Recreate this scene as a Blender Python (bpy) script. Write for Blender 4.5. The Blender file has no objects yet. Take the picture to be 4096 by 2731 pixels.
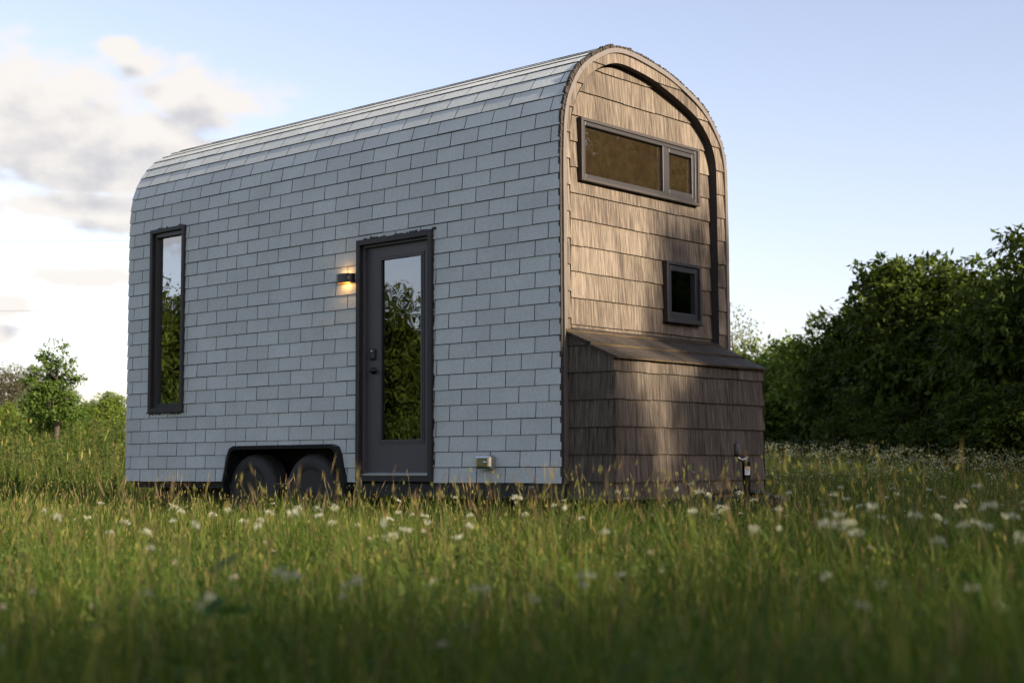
import bpy, math, random
import numpy as np
from mathutils import Vector, Matrix

# ------------------------------------------------------------------ camera
SC = bpy.context.scene
COL = SC.collection
Z0 = 0.435                      # underside of the house wall above the ground
CAM = Vector((7.1963, -8.6804, 0.1311 + Z0))
D = Vector((-0.66111739, 0.74544894, 0.08502748))
R_ = Vector((0.74786682, 0.66383009, -0.00498286))
U_ = Vector((0.06015827, -0.06029498, 0.99636615))
cam = bpy.data.cameras.new('camera')
cam.sensor_width = 36.0
cam.lens = 5859.0 / 4096 * 36
cam.clip_start = 0.05
cam.clip_end = 3000
cam.dof.use_dof = True
cam.dof.focus_distance = 12.3
cam.dof.aperture_fstop = 2.8
co = bpy.data.objects.new('camera', cam)
COL.objects.link(co)
M = Matrix.Identity(4)
for i in range(3):
    M[i][0], M[i][1], M[i][2], M[i][3] = R_[i], U_[i], -D[i], CAM[i]
co.matrix_world = M
SC.camera = co

FWD = Vector((-0.66352, 0.748158))
RGT = Vector((0.748158, 0.66352))
def FR(f, r):
    """world x, y of a point f metres ahead of and r metres to the right of where the photographer stands"""
    return (CAM.x + f * FWD.x + r * RGT.x, CAM.y + f * FWD.y + r * RGT.y)

# ------------------------------------------------------------------ light
SUN_EL, SUN_AZ = math.radians(19), math.radians(8)     # azimuth from +x towards +y
S = Vector((math.cos(SUN_EL) * math.cos(SUN_AZ), math.cos(SUN_EL) * math.sin(SUN_AZ), math.sin(SUN_EL)))
sun = bpy.data.lights.new('sun', 'SUN')
sun.energy = 4.4
sun.angle = math.radians(0.6)
sun.color = (1.0, 0.83, 0.64)
so = bpy.data.objects.new('sun', sun)
COL.objects.link(so)
so.rotation_euler = S.to_track_quat('Z', 'Y').to_euler()
so.location = (20, 5, 12)
SC.view_settings.view_transform = 'Standard'
SC.view_settings.look = 'None'
SC.view_settings.gamma = 1
SC.view_settings.exposure = 1.5
SKY_STRENGTH = 0.092

def nd(nt, typ, **kw):
    n = nt.nodes.new(typ)
    for k, v in kw.items():
        if k in ('inp',):
            for a, b in v.items():
                n.inputs[a].default_value = b
        else:
            setattr(n, k, v)
    return n
def mth(nt, op, a, b=None, c=None, clamp=False):
    n = nt.nodes.new('ShaderNodeMath'); n.operation = op; n.use_clamp = clamp
    for i, v in enumerate((a, b, c)):
        if v is None: continue
        if isinstance(v, (int, float)): n.inputs[i].default_value = v
        else: nt.links.new(v, n.inputs[i])
    return n.outputs[0]

W = bpy.data.worlds.new('World'); SC.world = W; W.use_nodes = True
nt = W.node_tree; nt.nodes.clear()
sky = nd(nt, 'ShaderNodeTexSky', sky_type='NISHITA', sun_disc=False, sun_elevation=SUN_EL,
         sun_rotation=math.atan2(S.x, S.y), altitude=100, air_density=1.0, dust_density=1.2, ozone_density=1.0)
# clouds: drifting cumulus low in the sky, in azimuth / elevation
geo = nd(nt, 'ShaderNodeTexCoord')
sep = nd(nt, 'ShaderNodeSeparateXYZ'); nt.links.new(geo.outputs['Generated'], sep.inputs[0])
az = mth(nt, 'MULTIPLY', mth(nt, 'ARCTAN2', sep.outputs[1], sep.outputs[0]), 180 / math.pi)
el = mth(nt, 'MULTIPLY', mth(nt, 'ARCSINE', sep.outputs[2]), 180 / math.pi)
cxyz = nd(nt, 'ShaderNodeCombineXYZ'); nt.links.new(az, cxyz.inputs[0]); nt.links.new(el, cxyz.inputs[1])
def noise_at(dx, dy, scale, detail, rough):
    a = nd(nt, 'ShaderNodeVectorMath', operation='ADD'); nt.links.new(cxyz.outputs[0], a.inputs[0])
    a.inputs[1].default_value = (dx, dy, 3.7)
    b = nd(nt, 'ShaderNodeVectorMath', operation='MULTIPLY'); nt.links.new(a.outputs[0], b.inputs[0])
    b.inputs[1].default_value = (0.75, 1.25, 1)
    n = nd(nt, 'ShaderNodeTexNoise', inp={'Scale': scale, 'Detail': detail, 'Roughness': rough})
    nt.links.new(b.outputs[0], n.inputs['Vector'])
    return n.outputs['Fac']
def blobs(dx, dy, lst):
    out = None
    for (ca, ce, ra, re) in lst:
        u = mth(nt, 'DIVIDE', mth(nt, 'ADD', az, dx - ca), ra)
        v = mth(nt, 'DIVIDE', mth(nt, 'ADD', el, dy - ce), re)
        r = mth(nt, 'SQRT', mth(nt, 'ADD', mth(nt, 'MULTIPLY', u, u), mth(nt, 'MULTIPLY', v, v)))
        g = mth(nt, 'SUBTRACT', 1.0, r)
        out = g if out is None else mth(nt, 'MAXIMUM', out, g)
    return out
# main cumulus to the left of the house (azimuth, elevation, half-widths in degrees)
BL = [(150.3, 13.0, 5.0, 3.0), (147.3, 12.4, 5.2, 2.2), (143.6, 13.9, 3.2, 1.7), (144.3, 14.3, 2.7, 1.35), (146.7, 15.8, 1.0, .5), (145.8, 15.1, 1.4, .75), (142.4, 13.8, 1.7, 1.1), (146.6, 12.8, 3.4, 1.5), (148.9, 11.8, 5.5, 1.5), (142.8, 12.2, 2.4, .5),
      (148.0, 10.8, 4.8, .9), (148.6, 9.9, 4.6, .8), (146.5, 9.4, 2.6, .7), (150.6, 6.0, 1.3, .6), (152.0, 5.0, 2.6, .6), (147.5, 7.2, 3.0, .5), (156.5, 13.0, 4.0, 2.6),
      (170, 12, 8, 4), (184, 9, 9, 3), (200, 13, 9, 4), (-150, 11, 10, 4), (-120, 13, 12, 4), (-85, 10, 9, 3), (60, 12, 9, 3), (25, 14, 8, 3)]
def density(dx, dy):
    b = blobs(dx, dy, BL)
    n = noise_at(dx, dy, 0.52, 8, 0.56)
    s = mth(nt, 'ADD', b, mth(nt, 'MULTIPLY', mth(nt, 'SUBTRACT', n, 0.5), 1.9))
    return s
d0 = density(0, 0)
d1 = density(0.3, 0.9)
mr = nd(nt, 'ShaderNodeMapRange', interpolation_type='SMOOTHSTEP', inp={'From Min': -0.12, 'From Max': 0.55, 'To Min': 0, 'To Max': 0.97})
nt.links.new(d0, mr.inputs['Value'])
up = mth(nt, 'GREATER_THAN', el, 0.3)
fac = mth(nt, 'MULTIPLY', mr.outputs[0], up)
sh = nd(nt, 'ShaderNodeMapRange', interpolation_type='SMOOTHSTEP', inp={'From Min': 0.30, 'From Max': 1.25})
nt.links.new(d1, sh.inputs['Value'])
cc = nd(nt, 'ShaderNodeMix', data_type='RGBA')
cc.inputs['A'].default_value = (0.97, 0.92, 0.87, 1)      # sunlit side of the cloud
cc.inputs['B'].default_value = (0.62, 0.62, 0.66, 1)      # thick, unlit underside
nt.links.new(sh.outputs[0], cc.inputs['Factor'])
skm = nd(nt, 'ShaderNodeVectorMath', operation='MULTIPLY'); skm.inputs[1].default_value = (1.08, 0.93, 0.99)
nt.links.new(sky.outputs[0], skm.inputs[0])
hz = nd(nt, 'ShaderNodeHueSaturation', inp={'Saturation': .80}); nt.links.new(skm.outputs[0], hz.inputs['Color'])      # hazy evening air
mixc = nd(nt, 'ShaderNodeMix', data_type='RGBA')
nt.links.new(fac, mixc.inputs['Factor']); nt.links.new(hz.outputs[0], mixc.inputs['A'])
ccs = nd(nt, 'ShaderNodeVectorMath', operation='SCALE'); ccs.inputs['Scale'].default_value = 0.355 / SKY_STRENGTH
nt.links.new(cc.outputs['Result'], ccs.inputs[0]); nt.links.new(ccs.outputs[0], mixc.inputs['B'])
bg = nd(nt, 'ShaderNodeBackground', inp={'Strength': SKY_STRENGTH}); nt.links.new(mixc.outputs['Result'], bg.inputs[0])
wo = nd(nt, 'ShaderNodeOutputWorld'); nt.links.new(bg.outputs[0], wo.inputs[0])

rnd = random.Random(5)
rg = np.random.default_rng(11)

# ------------------------------------------------------------------ materials
def base_mat(name):
    m = bpy.data.materials.new(name); m.use_nodes = True
    t = m.node_tree
    return m, t, t.nodes['Principled BSDF'], t.nodes['Material Output']
def plain(name, col, rough=0.5, metal=0.0, spec=0.5, var=0.15, nscale=9.0, bump=0.0, bscale=60.0):
    m, t, p, o = base_mat(name)
    p.inputs['Roughness'].default_value = rough
    p.inputs['Metallic'].default_value = metal
    p.inputs['Specular IOR Level'].default_value = spec
    tc = nd(t, 'ShaderNodeTexCoord')
    n = nd(t, 'ShaderNodeTexNoise', inp={'Scale': nscale, 'Detail': 5}); t.links.new(tc.outputs['Object'], n.inputs['Vector'])
    mx = nd(t, 'ShaderNodeMix', data_type='RGBA')
    mx.inputs['A'].default_value = (*[c * (1 - var) for c in col], 1); mx.inputs['B'].default_value = (*[min(1, c * (1 + var)) for c in col], 1)
    t.links.new(n.outputs['Fac'], mx.inputs['Factor']); t.links.new(mx.outputs['Result'], p.inputs['Base Color'])
    if bump:
        n2 = nd(t, 'ShaderNodeTexNoise', inp={'Scale': bscale, 'Detail': 3}); t.links.new(tc.outputs['Object'], n2.inputs['Vector'])
        b = nd(t, 'ShaderNodeBump', inp={'Strength': bump, 'Distance': 0.01}); t.links.new(n2.outputs['Fac'], b.inputs['Height'])
        t.links.new(b.outputs[0], p.inputs['Normal'])
    return m
def asphalt_shingle():
    m, t, p, o = base_mat('pale_grey_asphalt_shingle')
    tc = nd(t, 'ShaderNodeTexCoord')
    at = nd(t, 'ShaderNodeAttribute', attribute_name='tone')
    n1 = nd(t, 'ShaderNodeTexNoise', inp={'Scale': 130, 'Detail': 3, 'Roughness': .75}); t.links.new(tc.outputs['Object'], n1.inputs['Vector'])
    n2 = nd(t, 'ShaderNodeTexNoise', inp={'Scale': 1.6, 'Detail': 6, 'Roughness': .6}); t.links.new(tc.outputs['Object'], n2.inputs['Vector'])
    n3 = nd(t, 'ShaderNodeTexNoise', inp={'Scale': 11, 'Detail': 6, 'Roughness': .7}); t.links.new(tc.outputs['Object'], n3.inputs['Vector'])
    sp = nd(t, 'ShaderNodeMapRange', inp={'From Min': .66, 'From Max': .74, 'To Min': 1, 'To Max': .62}); t.links.new(n3.outputs['Fac'], sp.inputs['Value'])
    n4 = nd(t, 'ShaderNodeTexNoise', inp={'Scale': 52, 'Detail': 2, 'Roughness': .8}); t.links.new(tc.outputs['Object'], n4.inputs['Vector'])
    v = mth(t, 'ADD', 0.55, mth(t, 'ADD', mth(t, 'MULTIPLY', n1.outputs['Fac'], 0.45), mth(t, 'MULTIPLY', n4.outputs['Fac'], 0.45)))
    v = mth(t, 'MULTIPLY', v, mth(t, 'ADD', 0.80, mth(t, 'MULTIPLY', n2.outputs['Fac'], 0.4)))
    v = mth(t, 'MULTIPLY', v, mth(t, 'ADD', 0.94, mth(t, 'MULTIPLY', at.outputs['Fac'], 0.12)))
    v = mth(t, 'MULTIPLY', v, sp.outputs[0])
    cs = nd(t, 'ShaderNodeVectorMath', operation='SCALE'); cs.inputs[0].default_value = SHINGLE_COL; t.links.new(v, cs.inputs['Scale'])
    t.links.new(cs.outputs[0], p.inputs['Base Color'])
    p.inputs['Roughness'].default_value = .85; p.inputs['Specular IOR Level'].default_value = .35
    b = nd(t, 'ShaderNodeBump', inp={'Strength': .5, 'Distance': .004}); t.links.new(n1.outputs['Fac'], b.inputs['Height']); t.links.new(b.outputs[0], p.inputs['Normal'])
    return m
SHINGLE_COL = (.495, .53, .505)
def brown_shake(name, k=1.0):
    m, t, p, o = base_mat(name)
    tc = nd(t, 'ShaderNodeTexCoord')
    at = nd(t, 'ShaderNodeAttribute', attribute_name='tone')
    def streak(s, sz, det, rough=.6):
        mp = nd(t, 'ShaderNodeMapping'); mp.inputs['Scale'].default_value = (s, s, sz)
        t.links.new(tc.outputs['Object'], mp.inputs['Vector'])
        off = nd(t, 'ShaderNodeVectorMath', operation='ADD')
        cx = nd(t, 'ShaderNodeCombineXYZ'); t.links.new(mth(t, 'MULTIPLY', at.outputs['Fac'], 40), cx.inputs[2])
        t.links.new(mp.outputs[0], off.inputs[0]); t.links.new(cx.outputs[0], off.inputs[1])
        n = nd(t, 'ShaderNodeTexNoise', inp={'Scale': 1, 'Detail': det, 'Roughness': rough}); t.links.new(off.outputs[0], n.inputs['Vector'])
        return n.outputs['Fac']
    a = streak(62, .8, 3); b_ = streak(20, .5, 3); c_ = streak(1.2, 1.2, 4); fine = streak(160, 14, 2)
    v = mth(t, 'ADD', mth(t, 'MULTIPLY', a, .80), mth(t, 'ADD', mth(t, 'MULTIPLY', b_, .20), mth(t, 'MULTIPLY', fine, .18)))
    v = mth(t, 'ADD', v, mth(t, 'MULTIPLY', mth(t, 'SUBTRACT', at.outputs['Fac'], .5), .10))
    v = mth(t, 'ADD', v, mth(t, 'MULTIPLY', mth(t, 'SUBTRACT', c_, .5), .30))
    r = nd(t, 'ShaderNodeValToRGB'); t.links.new(v, r.inputs[0])
    e = r.color_ramp.elements
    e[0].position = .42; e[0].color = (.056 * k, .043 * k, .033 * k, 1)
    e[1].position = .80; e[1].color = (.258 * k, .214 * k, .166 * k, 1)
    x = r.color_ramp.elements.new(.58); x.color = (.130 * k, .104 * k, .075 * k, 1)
    t.links.new(r.outputs[0], p.inputs['Base Color'])
    p.inputs['Roughness'].default_value = .75; p.inputs['Specular IOR Level'].default_value = .3
    b = nd(t, 'ShaderNodeBump', inp={'Strength': .7, 'Distance': .006}); t.links.new(a, b.inputs['Height']); t.links.new(b.outputs[0], p.inputs['Normal'])
    return m
def glass_mat(name, refl=.30, tint=(.72, .78, .78), dust=.0):
    m = bpy.data.materials.new(name); m.use_nodes = True; t = m.node_tree; t.nodes.clear()
    o = nd(t, 'ShaderNodeOutputMaterial'); tr = nd(t, 'ShaderNodeBsdfTransparent'); tr.inputs[0].default_value = (*tint, 1)
    g = nd(t, 'ShaderNodeBsdfGlossy', inp={'Roughness': .0}); g.inputs[0].default_value = (.95, .97, 1, 1)
    f = nd(t, 'ShaderNodeFresnel', inp={'IOR': 1.5})
    tc = nd(t, 'ShaderNodeTexCoord'); n = nd(t, 'ShaderNodeTexNoise', inp={'Scale': 5, 'Detail': 1}); t.links.new(tc.outputs['Object'], n.inputs['Vector'])
    b = nd(t, 'ShaderNodeBump', inp={'Strength': .5, 'Distance': .003}); t.links.new(n.outputs['Fac'], b.inputs['Height']); t.links.new(b.outputs[0], g.inputs['Normal'])
    fac = mth(t, 'ADD', mth(t, 'MULTIPLY', f.outputs[0], 1.2), refl, clamp=True)
    mx = nd(t, 'ShaderNodeMixShader'); t.links.new(fac, mx.inputs[0]); t.links.new(tr.outputs[0], mx.inputs[1]); t.links.new(g.outputs[0], mx.inputs[2])
    if dust:                                                  # dust film; its brown also stands in for reflected sunlit trees
        df = nd(t, 'ShaderNodeBsdfDiffuse'); df.inputs[0].default_value = (.34, .25, .14, 1)
        dn = nd(t, 'ShaderNodeTexNoise', inp={'Scale': 14, 'Detail': 6, 'Roughness': .7}); t.links.new(tc.outputs['Object'], dn.inputs['Vector'])
        m2 = nd(t, 'ShaderNodeMixShader'); t.links.new(mth(t, 'MULTIPLY', dn.outputs['Fac'], dust * 2), m2.inputs[0])
        t.links.new(mx.outputs[0], m2.inputs[1]); t.links.new(df.outputs[0], m2.inputs[2]); mx = m2
    t.links.new(mx.outputs[0], o.inputs[0])
    return m
def foliage_mat(name, trans=.35, gain=1.0, rough=.55, spec=.35):
    """base colour is carried per leaf in the colour attribute 'col'"""
    m, t, p, o = base_mat(name)
    at = nd(t, 'ShaderNodeAttribute', attribute_name='col')
    tl = nd(t, 'ShaderNodeBsdfTranslucent')
    gm = nd(t, 'ShaderNodeVectorMath', operation='MULTIPLY'); gm.inputs[1].default_value = (1.25 * gain, 1.3 * gain, .6 * gain)
    t.links.new(at.outputs['Color'], gm.inputs[0]); t.links.new(gm.outputs[0], tl.inputs[0])
    t.links.new(at.outputs['Color'], p.inputs['Base Color'])
    p.inputs['Roughness'].default_value = rough; p.inputs['Specular IOR Level'].default_value = spec
    mx = nd(t, 'ShaderNodeMixShader', inp={0: trans}); t.links.new(p.outputs[0], mx.inputs[1]); t.links.new(tl.outputs[0], mx.inputs[2])
    t.links.new(mx.outputs[0], o.inputs[0])
    return m
def emit_mat(name, col, s):
    m, t, p, o = base_mat(name)
    p.inputs['Base Color'].default_value = (*col, 1); p.inputs['Emission Color'].default_value = (*col, 1); p.inputs['Emission Strength'].default_value = s
    return m

m_shingle = asphalt_shingle()
m_asphalt = plain('dark_asphalt_underlay', (.034, .035, .037), .9, bump=.3)
m_ridge = plain('ragged_shingle_edge', (.045, .038, .03), .95, var=.5, nscale=40, bump=.6)
m_shake = brown_shake('brown_textured_shake', .80)
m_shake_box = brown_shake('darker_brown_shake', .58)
m_shake_roof = brown_shake('weathered_dark_shake', .27)
m_butt = plain('shake_butt_edge', (.075, .052, .026), .85, var=.5, nscale=25)
m_metal_edge = plain('brown_grey_drip_edge', (.17, .15, .13), .35, metal=.35, var=.12)
m_trim = plain('dark_stained_trim', (.019, .016, .014), .6, var=.45, nscale=14, bump=.25)
m_trimwood = plain('weathered_brown_trim', (.022, .017, .014), .6, var=.35, nscale=14, bump=.25)
m_black = plain('black_window_frame', (.014, .014, .015), .4, var=.2)
m_bronze = plain('bronze_window_frame', (.020, .018, .017), .42, var=.2)
m_reveal = plain('shadowed_arch_reveal', (.030, .025, .022), .8, var=.3)
m_door = plain('slate_grey_door_paint', (.070, .065, .068), .5, var=.06, nscale=3)
m_alu = plain('aluminium_sill', (.55, .56, .58), .3, metal=.9)
m_steel = plain('stainless_steel', (.55, .55, .53), .18, metal=1.0, var=.1)
m_hard = plain('black_hardware', (.010, .010, .011), .35)
m_tyre = plain('tyre_rubber', (.030, .030, .029), .75, var=.3, bump=.3, bscale=90)
m_rim = plain('black_steel_rim', (.030, .029, .028), .45, metal=.3)
m_chassis = plain('black_chassis_steel', (.010, .010, .010), .55, var=.4)
m_line = plain('interior_pale_lining', (.78, .78, .76), .8, var=.05)
m_floor = plain('interior_oak_floor', (.18, .11, .06), .6)
m_glass = glass_mat('reflective_window_glass', .27)
m_glass_door = glass_mat('dark_door_glass', .17, (.55, .58, .58))
m_glass_small = glass_mat('small_window_glass', .08, (.85, .87, .86))
m_glass_brown = glass_mat('dusty_reflection_glass', .05, (.40, .35, .28), dust=.042)
m_gold = plain('warm_brass_lining', (.55, .33, .10), .45, metal=.5)
m_glow = emit_mat('warm_lamp_led', (1.0, .55, .16), 9)
m_wire = plain('wire_grey', (.25, .26, .28), .6)
m_wood = plain('creosoted_pole_wood', (.07, .05, .035), .85, var=.4, bump=.4)
m_bark = plain('grey_brown_bark', (.06, .048, .036), .95, var=.5, nscale=7, bump=.8, bscale=25)
m_dead = plain('bleached_dead_wood', (.26, .20, .14), .9, var=.3)
m_leaf = foliage_mat('tree_leaf', .28, 1.2, .65, .10)
m_grass = foliage_mat('meadow_blade', .42, 1.1, .6, .14)
m_petal = foliage_mat('white_petal', .3, .8, .7, .1)
m_pot = plain('pale_green_glazed_pot', (.20, .25, .13), .4)
m_cactus = plain('cactus_green', (.07, .13, .04), .6)
m_red = plain('red_reflector', (.35, .012, .012), .25)
m_white = plain('sticker_white', (.75, .75, .72), .5, var=.04)
m_orange = plain('sticker_orange', (.8, .32, .03), .5, var=.04)
m_ink = plain('sticker_ink', (.02, .02, .02), .6)

# ------------------------------------------------------------------ mesh helpers
class MB:
    def __init__(s): s.v = []; s.f = []; s.mi = []; s.tone = []; s.sm = []
    def face(s, pts, mi=0, tone=.5, smooth=False):
        i = len(s.v); s.v.extend([tuple(p) for p in pts]); s.f.append(tuple(range(i, i + len(pts)))); s.mi.append(mi); s.tone.append(tone); s.sm.append(smooth)
    def hexa(s, c, mi=0, tone=.5):
        """8 corners: 4 of one end, 4 of the other"""
        i = len(s.v); s.v.extend([tuple(p) for p in c])
        for q in ((0, 1, 2, 3), (7, 6, 5, 4), (0, 4, 5, 1), (1, 5, 6, 2), (2, 6, 7, 3), (3, 7, 4, 0)):
            s.f.append(tuple(i + k for k in q)); s.mi.append(mi); s.tone.append(tone); s.sm.append(False)
    def box(s, P, h0, h1, v0, v1, o0, o1, mi=0, tone=.5):
        s.hexa([P(h0, v0, o0), P(h1, v0, o0), P(h1, v1, o0), P(h0, v1, o0), P(h0, v0, o1), P(h1, v0, o1), P(h1, v1, o1), P(h0, v1, o1)], mi, tone)
    def frame(s, P, h0, h1, v0, v1, w, o0, o1, mi=0, wb=None):
        wb = w if wb is None else wb
        s.box(P, h0, h0 + w, v0, v1, o0, o1, mi); s.box(P, h1 - w, h1, v0, v1, o0, o1, mi)
        s.box(P, h0 + w, h1 - w, v1 - w, v1, o0, o1, mi); s.box(P, h0 + w, h1 - w, v0, v0 + wb, o0, o1, mi)
    def ring(s, rings, mi=0, close=True, caps=True, smooth=True):
        base = len(s.v); n = len(rings[0])
        for r in rings: s.v.extend([tuple(p) for p in r])
        for a in range(len(rings) - 1):
            for b in range(n if close else n - 1):
                c = (b + 1) % n
                s.f.append((base + a * n + b, base + a * n + c, base + (a + 1) * n + c, base + (a + 1) * n + b)); s.mi.append(mi); s.tone.append(.5); s.sm.append(smooth)
        if caps:
            s.f.append(tuple(base + k for k in range(n))[::-1]); s.mi.append(mi); s.tone.append(.5); s.sm.append(False)
            s.f.append(tuple(base + (len(rings) - 1) * n + k for k in range(n))); s.mi.append(mi); s.tone.append(.5); s.sm.append(False)
    def tube(s, pts, rad, n=8, mi=0):
        rings = []
        pts = [Vector(p) for p in pts]
        if isinstance(rad, (int, float)): rad = [rad] * len(pts)
        for i, p in enumerate(pts):
            d = (pts[min(i + 1, len(pts) - 1)] - pts[max(i - 1, 0)]).normalized()
            a = d.cross(Vector((0, 0, 1)) if abs(d.z) < .9 else Vector((1, 0, 0))).normalized(); b = d.cross(a)
            rings.append([p + (a * math.cos(t) + b * math.sin(t)) * rad[i] for t in [2 * math.pi * k / n for k in range(n)]])
        s.ring(rings, mi)
    def lathe(s, prof, c, ax=2, n=24, mi=0, caps=True):
        """prof: (radius, along axis)"""
        rings = []
        for r, h in prof:
            ring = []
            for k in range(n):
                t = 2 * math.pi * k / n; a, b = r * math.cos(t), r * math.sin(t)
                p = {2: (a, b, h), 1: (a, h, b), 0: (h, a, b)}[ax]
                ring.append((c[0] + p[0], c[1] + p[1], c[2] + p[2]))
            rings.append(ring)
        s.ring(rings, mi, caps=caps)
    def build(s, name, mats, parent=None, dz=0.0, bevel=0, recalc=True):
        me = bpy.data.meshes.new(name)
        v = [(a, b, c + dz) for a, b, c in s.v]
        me.from_pydata(v, [], s.f)
        for m in (mats if isinstance(mats, (list, tuple)) else [mats]): me.materials.append(m)
        me.polygons.foreach_set('material_index', s.mi)
        me.polygons.foreach_set('use_smooth', s.sm)
        a = me.attributes.new('tone', 'FLOAT', 'FACE'); a.data.foreach_set('value', s.tone)
        if recalc:
            import bmesh
            bm = bmesh.new(); bm.from_mesh(me); bmesh.ops.recalc_face_normals(bm, faces=bm.faces); bm.to_mesh(me); bm.free()
        me.update()
        o = bpy.data.objects.new(name, me); COL.objects.link(o)
        put(o, parent)
        if bevel:
            b = o.modifiers.new('bevel', 'BEVEL'); b.width = bevel; b.segments = 2; b.limit_method = 'ANGLE'; b.angle_limit = math.radians(40)
        return o
def put(o, parent):
    if parent is not None:
        o.parent = parent
        if parent.type == 'EMPTY': o.matrix_parent_inverse = Matrix.Translation(-Vector(parent.location))
def thing(name, label, cat, loc=(0, 0, 0), group=None):
    o = bpy.data.objects.new(name, None); COL.objects.link(o); o.location = loc; o.empty_display_size = .3
    o['label'] = label; o['category'] = cat
    if group: o['group'] = group
    return o
def tag(o, label, cat, group=None):
    o['label'] = label; o['category'] = cat
    if group: o['group'] = group
    return o

# convex polygon tools in 2-D
def clip_half(poly, n, d):          # keep n.p <= d
    out = []
    for i in range(len(poly)):
        a, b = poly[i], poly[(i + 1) % len(poly)]
        da, db = n[0] * a[0] + n[1] * a[1] - d, n[0] * b[0] + n[1] * b[1] - d
        if da <= 0: out.append(a)
        if (da < 0 < db) or (db < 0 < da):
            t = da / (da - db); out.append((a[0] + t * (b[0] - a[0]), a[1] + t * (b[1] - a[1])))
    return out
def area(p): return abs(sum(p[i][0] * p[(i + 1) % len(p)][1] - p[(i + 1) % len(p)][0] * p[i][1] for i in range(len(p)))) / 2 if len(p) > 2 else 0
def halves(poly):                   # outward half planes of a counter-clockwise convex polygon
    hs = []
    for i in range(len(poly)):
        a, b = poly[i], poly[(i + 1) % len(poly)]
        n = (b[1] - a[1], a[0] - b[0]); hs.append((n, n[0] * a[0] + n[1] * a[1]))
    return hs
def subtract(poly, cutter):
    out, rest = [], poly
    for n, d in halves(cutter):
        o = clip_half(rest, (-n[0], -n[1]), -d)
        if area(o) > 1e-6: out.append(o)
        rest = clip_half(rest, n, d)
        if area(rest) < 1e-6: break
    return out
def inter(poly, other):
    for n, d in halves(other):
        poly = clip_half(poly, n, d)
        if len(poly) < 3: return []
    return poly
def rect(h0, h1, v0, v1): return [(h0, v0), (h1, v0), (h1, v1), (h0, v1)]

# ------------------------------------------------------------------ the tiny house
L = 5.81
E_ = 0.127                           # exposure of a roofing course
raw = [(0, 0), (0, .6), (0, 1.2), (0, 1.8), (0, 2.3), (.003, 2.58), (.008, 2.75), (.021, 2.88), (.047, 2.99), (.1, 3.115), (.185, 3.25), (.27, 3.342), (.364, 3.41), (.46, 3.465),
       (.62, 3.54), (.76, 3.572), (.9, 3.575), (1.06, 3.562), (1.37, 3.515), (1.55, 3.47), (1.72, 3.41), (1.92, 3.325), (2.1, 3.205), (2.25, 3.035), (2.305, 2.91), (2.332, 2.78), (2.342, 2.6),
       (2.345, 2.3), (2.345, 1.8), (2.345, 1.2), (2.345, .6), (2.345, 0)]
inner_raw = [(.11, 0), (.11, .6), (.11, 1.2), (.11, 1.8), (.11, 2.3), (.111, 2.58), (.116, 2.75), (.13, 2.86), (.161, 2.96), (.238, 3.11), (.371, 3.255), (.456, 3.318), (.582, 3.383), (.70, 3.423), (.82, 3.435), (.951, 3.427),
             (1.171, 3.399), (1.364, 3.354), (1.635, 3.27), (1.838, 3.191), (1.933, 3.134), (2.044, 3.036), (2.108, 2.948), (2.155, 2.825), (2.166, 2.70), (2.167, 2.5), (2.167, 2.3), (2.167, 1.8), (2.167, 1.2), (2.167, .6), (2.167, 0)]
def resample(pts, n=None, step=None):
    P = np.array(pts); out = []
    for i in range(len(P) - 1):          # Catmull-Rom
        p0, p1, p2, p3 = P[max(i - 1, 0)], P[i], P[i + 1], P[min(i + 2, len(P) - 1)]
        for t in np.linspace(0, 1, 12, endpoint=False):
            out.append(.5 * ((2 * p1) + (-p0 + p2) * t + (2 * p0 - 5 * p1 + 4 * p2 - p3) * t ** 2 + (-p0 + 3 * p1 - 3 * p2 + p3) * t ** 3))
    out.append(P[-1]); out = np.array(out)
    s = np.r_[0, np.cumsum(np.hypot(*np.diff(out, axis=0).T))]
    q = np.linspace(0, s[-1], n) if n else np.arange(0, s[-1] + 1e-9, step)
    return np.stack([np.interp(q, s, out[:, 0]), np.interp(q, s, out[:, 1])], 1), s[-1]
prof, plen = resample(raw, step=E_)
NCO = len(prof) - 1                 # number of roofing courses
_dense, _ = resample(raw, n=900)
def prof_at(s):
    k = min(max(s / E_, 0), NCO); i = min(int(k), NCO - 1); t = k - i
    p = prof[i] * (1 - t) + prof[i + 1] * t
    d = prof[i + 1] - prof[i]; d = d / np.hypot(*d)
    return p, np.array([-d[1], d[0]])
def top_z(y, inset=0.0):
    m = (_dense[:, 1] > 1.0); P = _dense[m]
    k = np.interp(y, P[:, 0], P[:, 1]) if 0.0 < y < 2.345 else 2.3
    return float(k) - inset
PS = lambda h, v, o: (h, -o, v)                     # long wall, faces -y
PG = lambda h, v, o: (o, h, v)                      # gable end, faces +x
PR = lambda h, v, o: (-L - o, h, v)                 # rear end, faces -x
PB = lambda h, v, o: (h, 2.345 + o, v)

house = thing('tiny_house', 'arched tiny house on wheels, pale grey shingles with brown shake gable end', 'tiny house', (-2.9, 1.17, 0))

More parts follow.
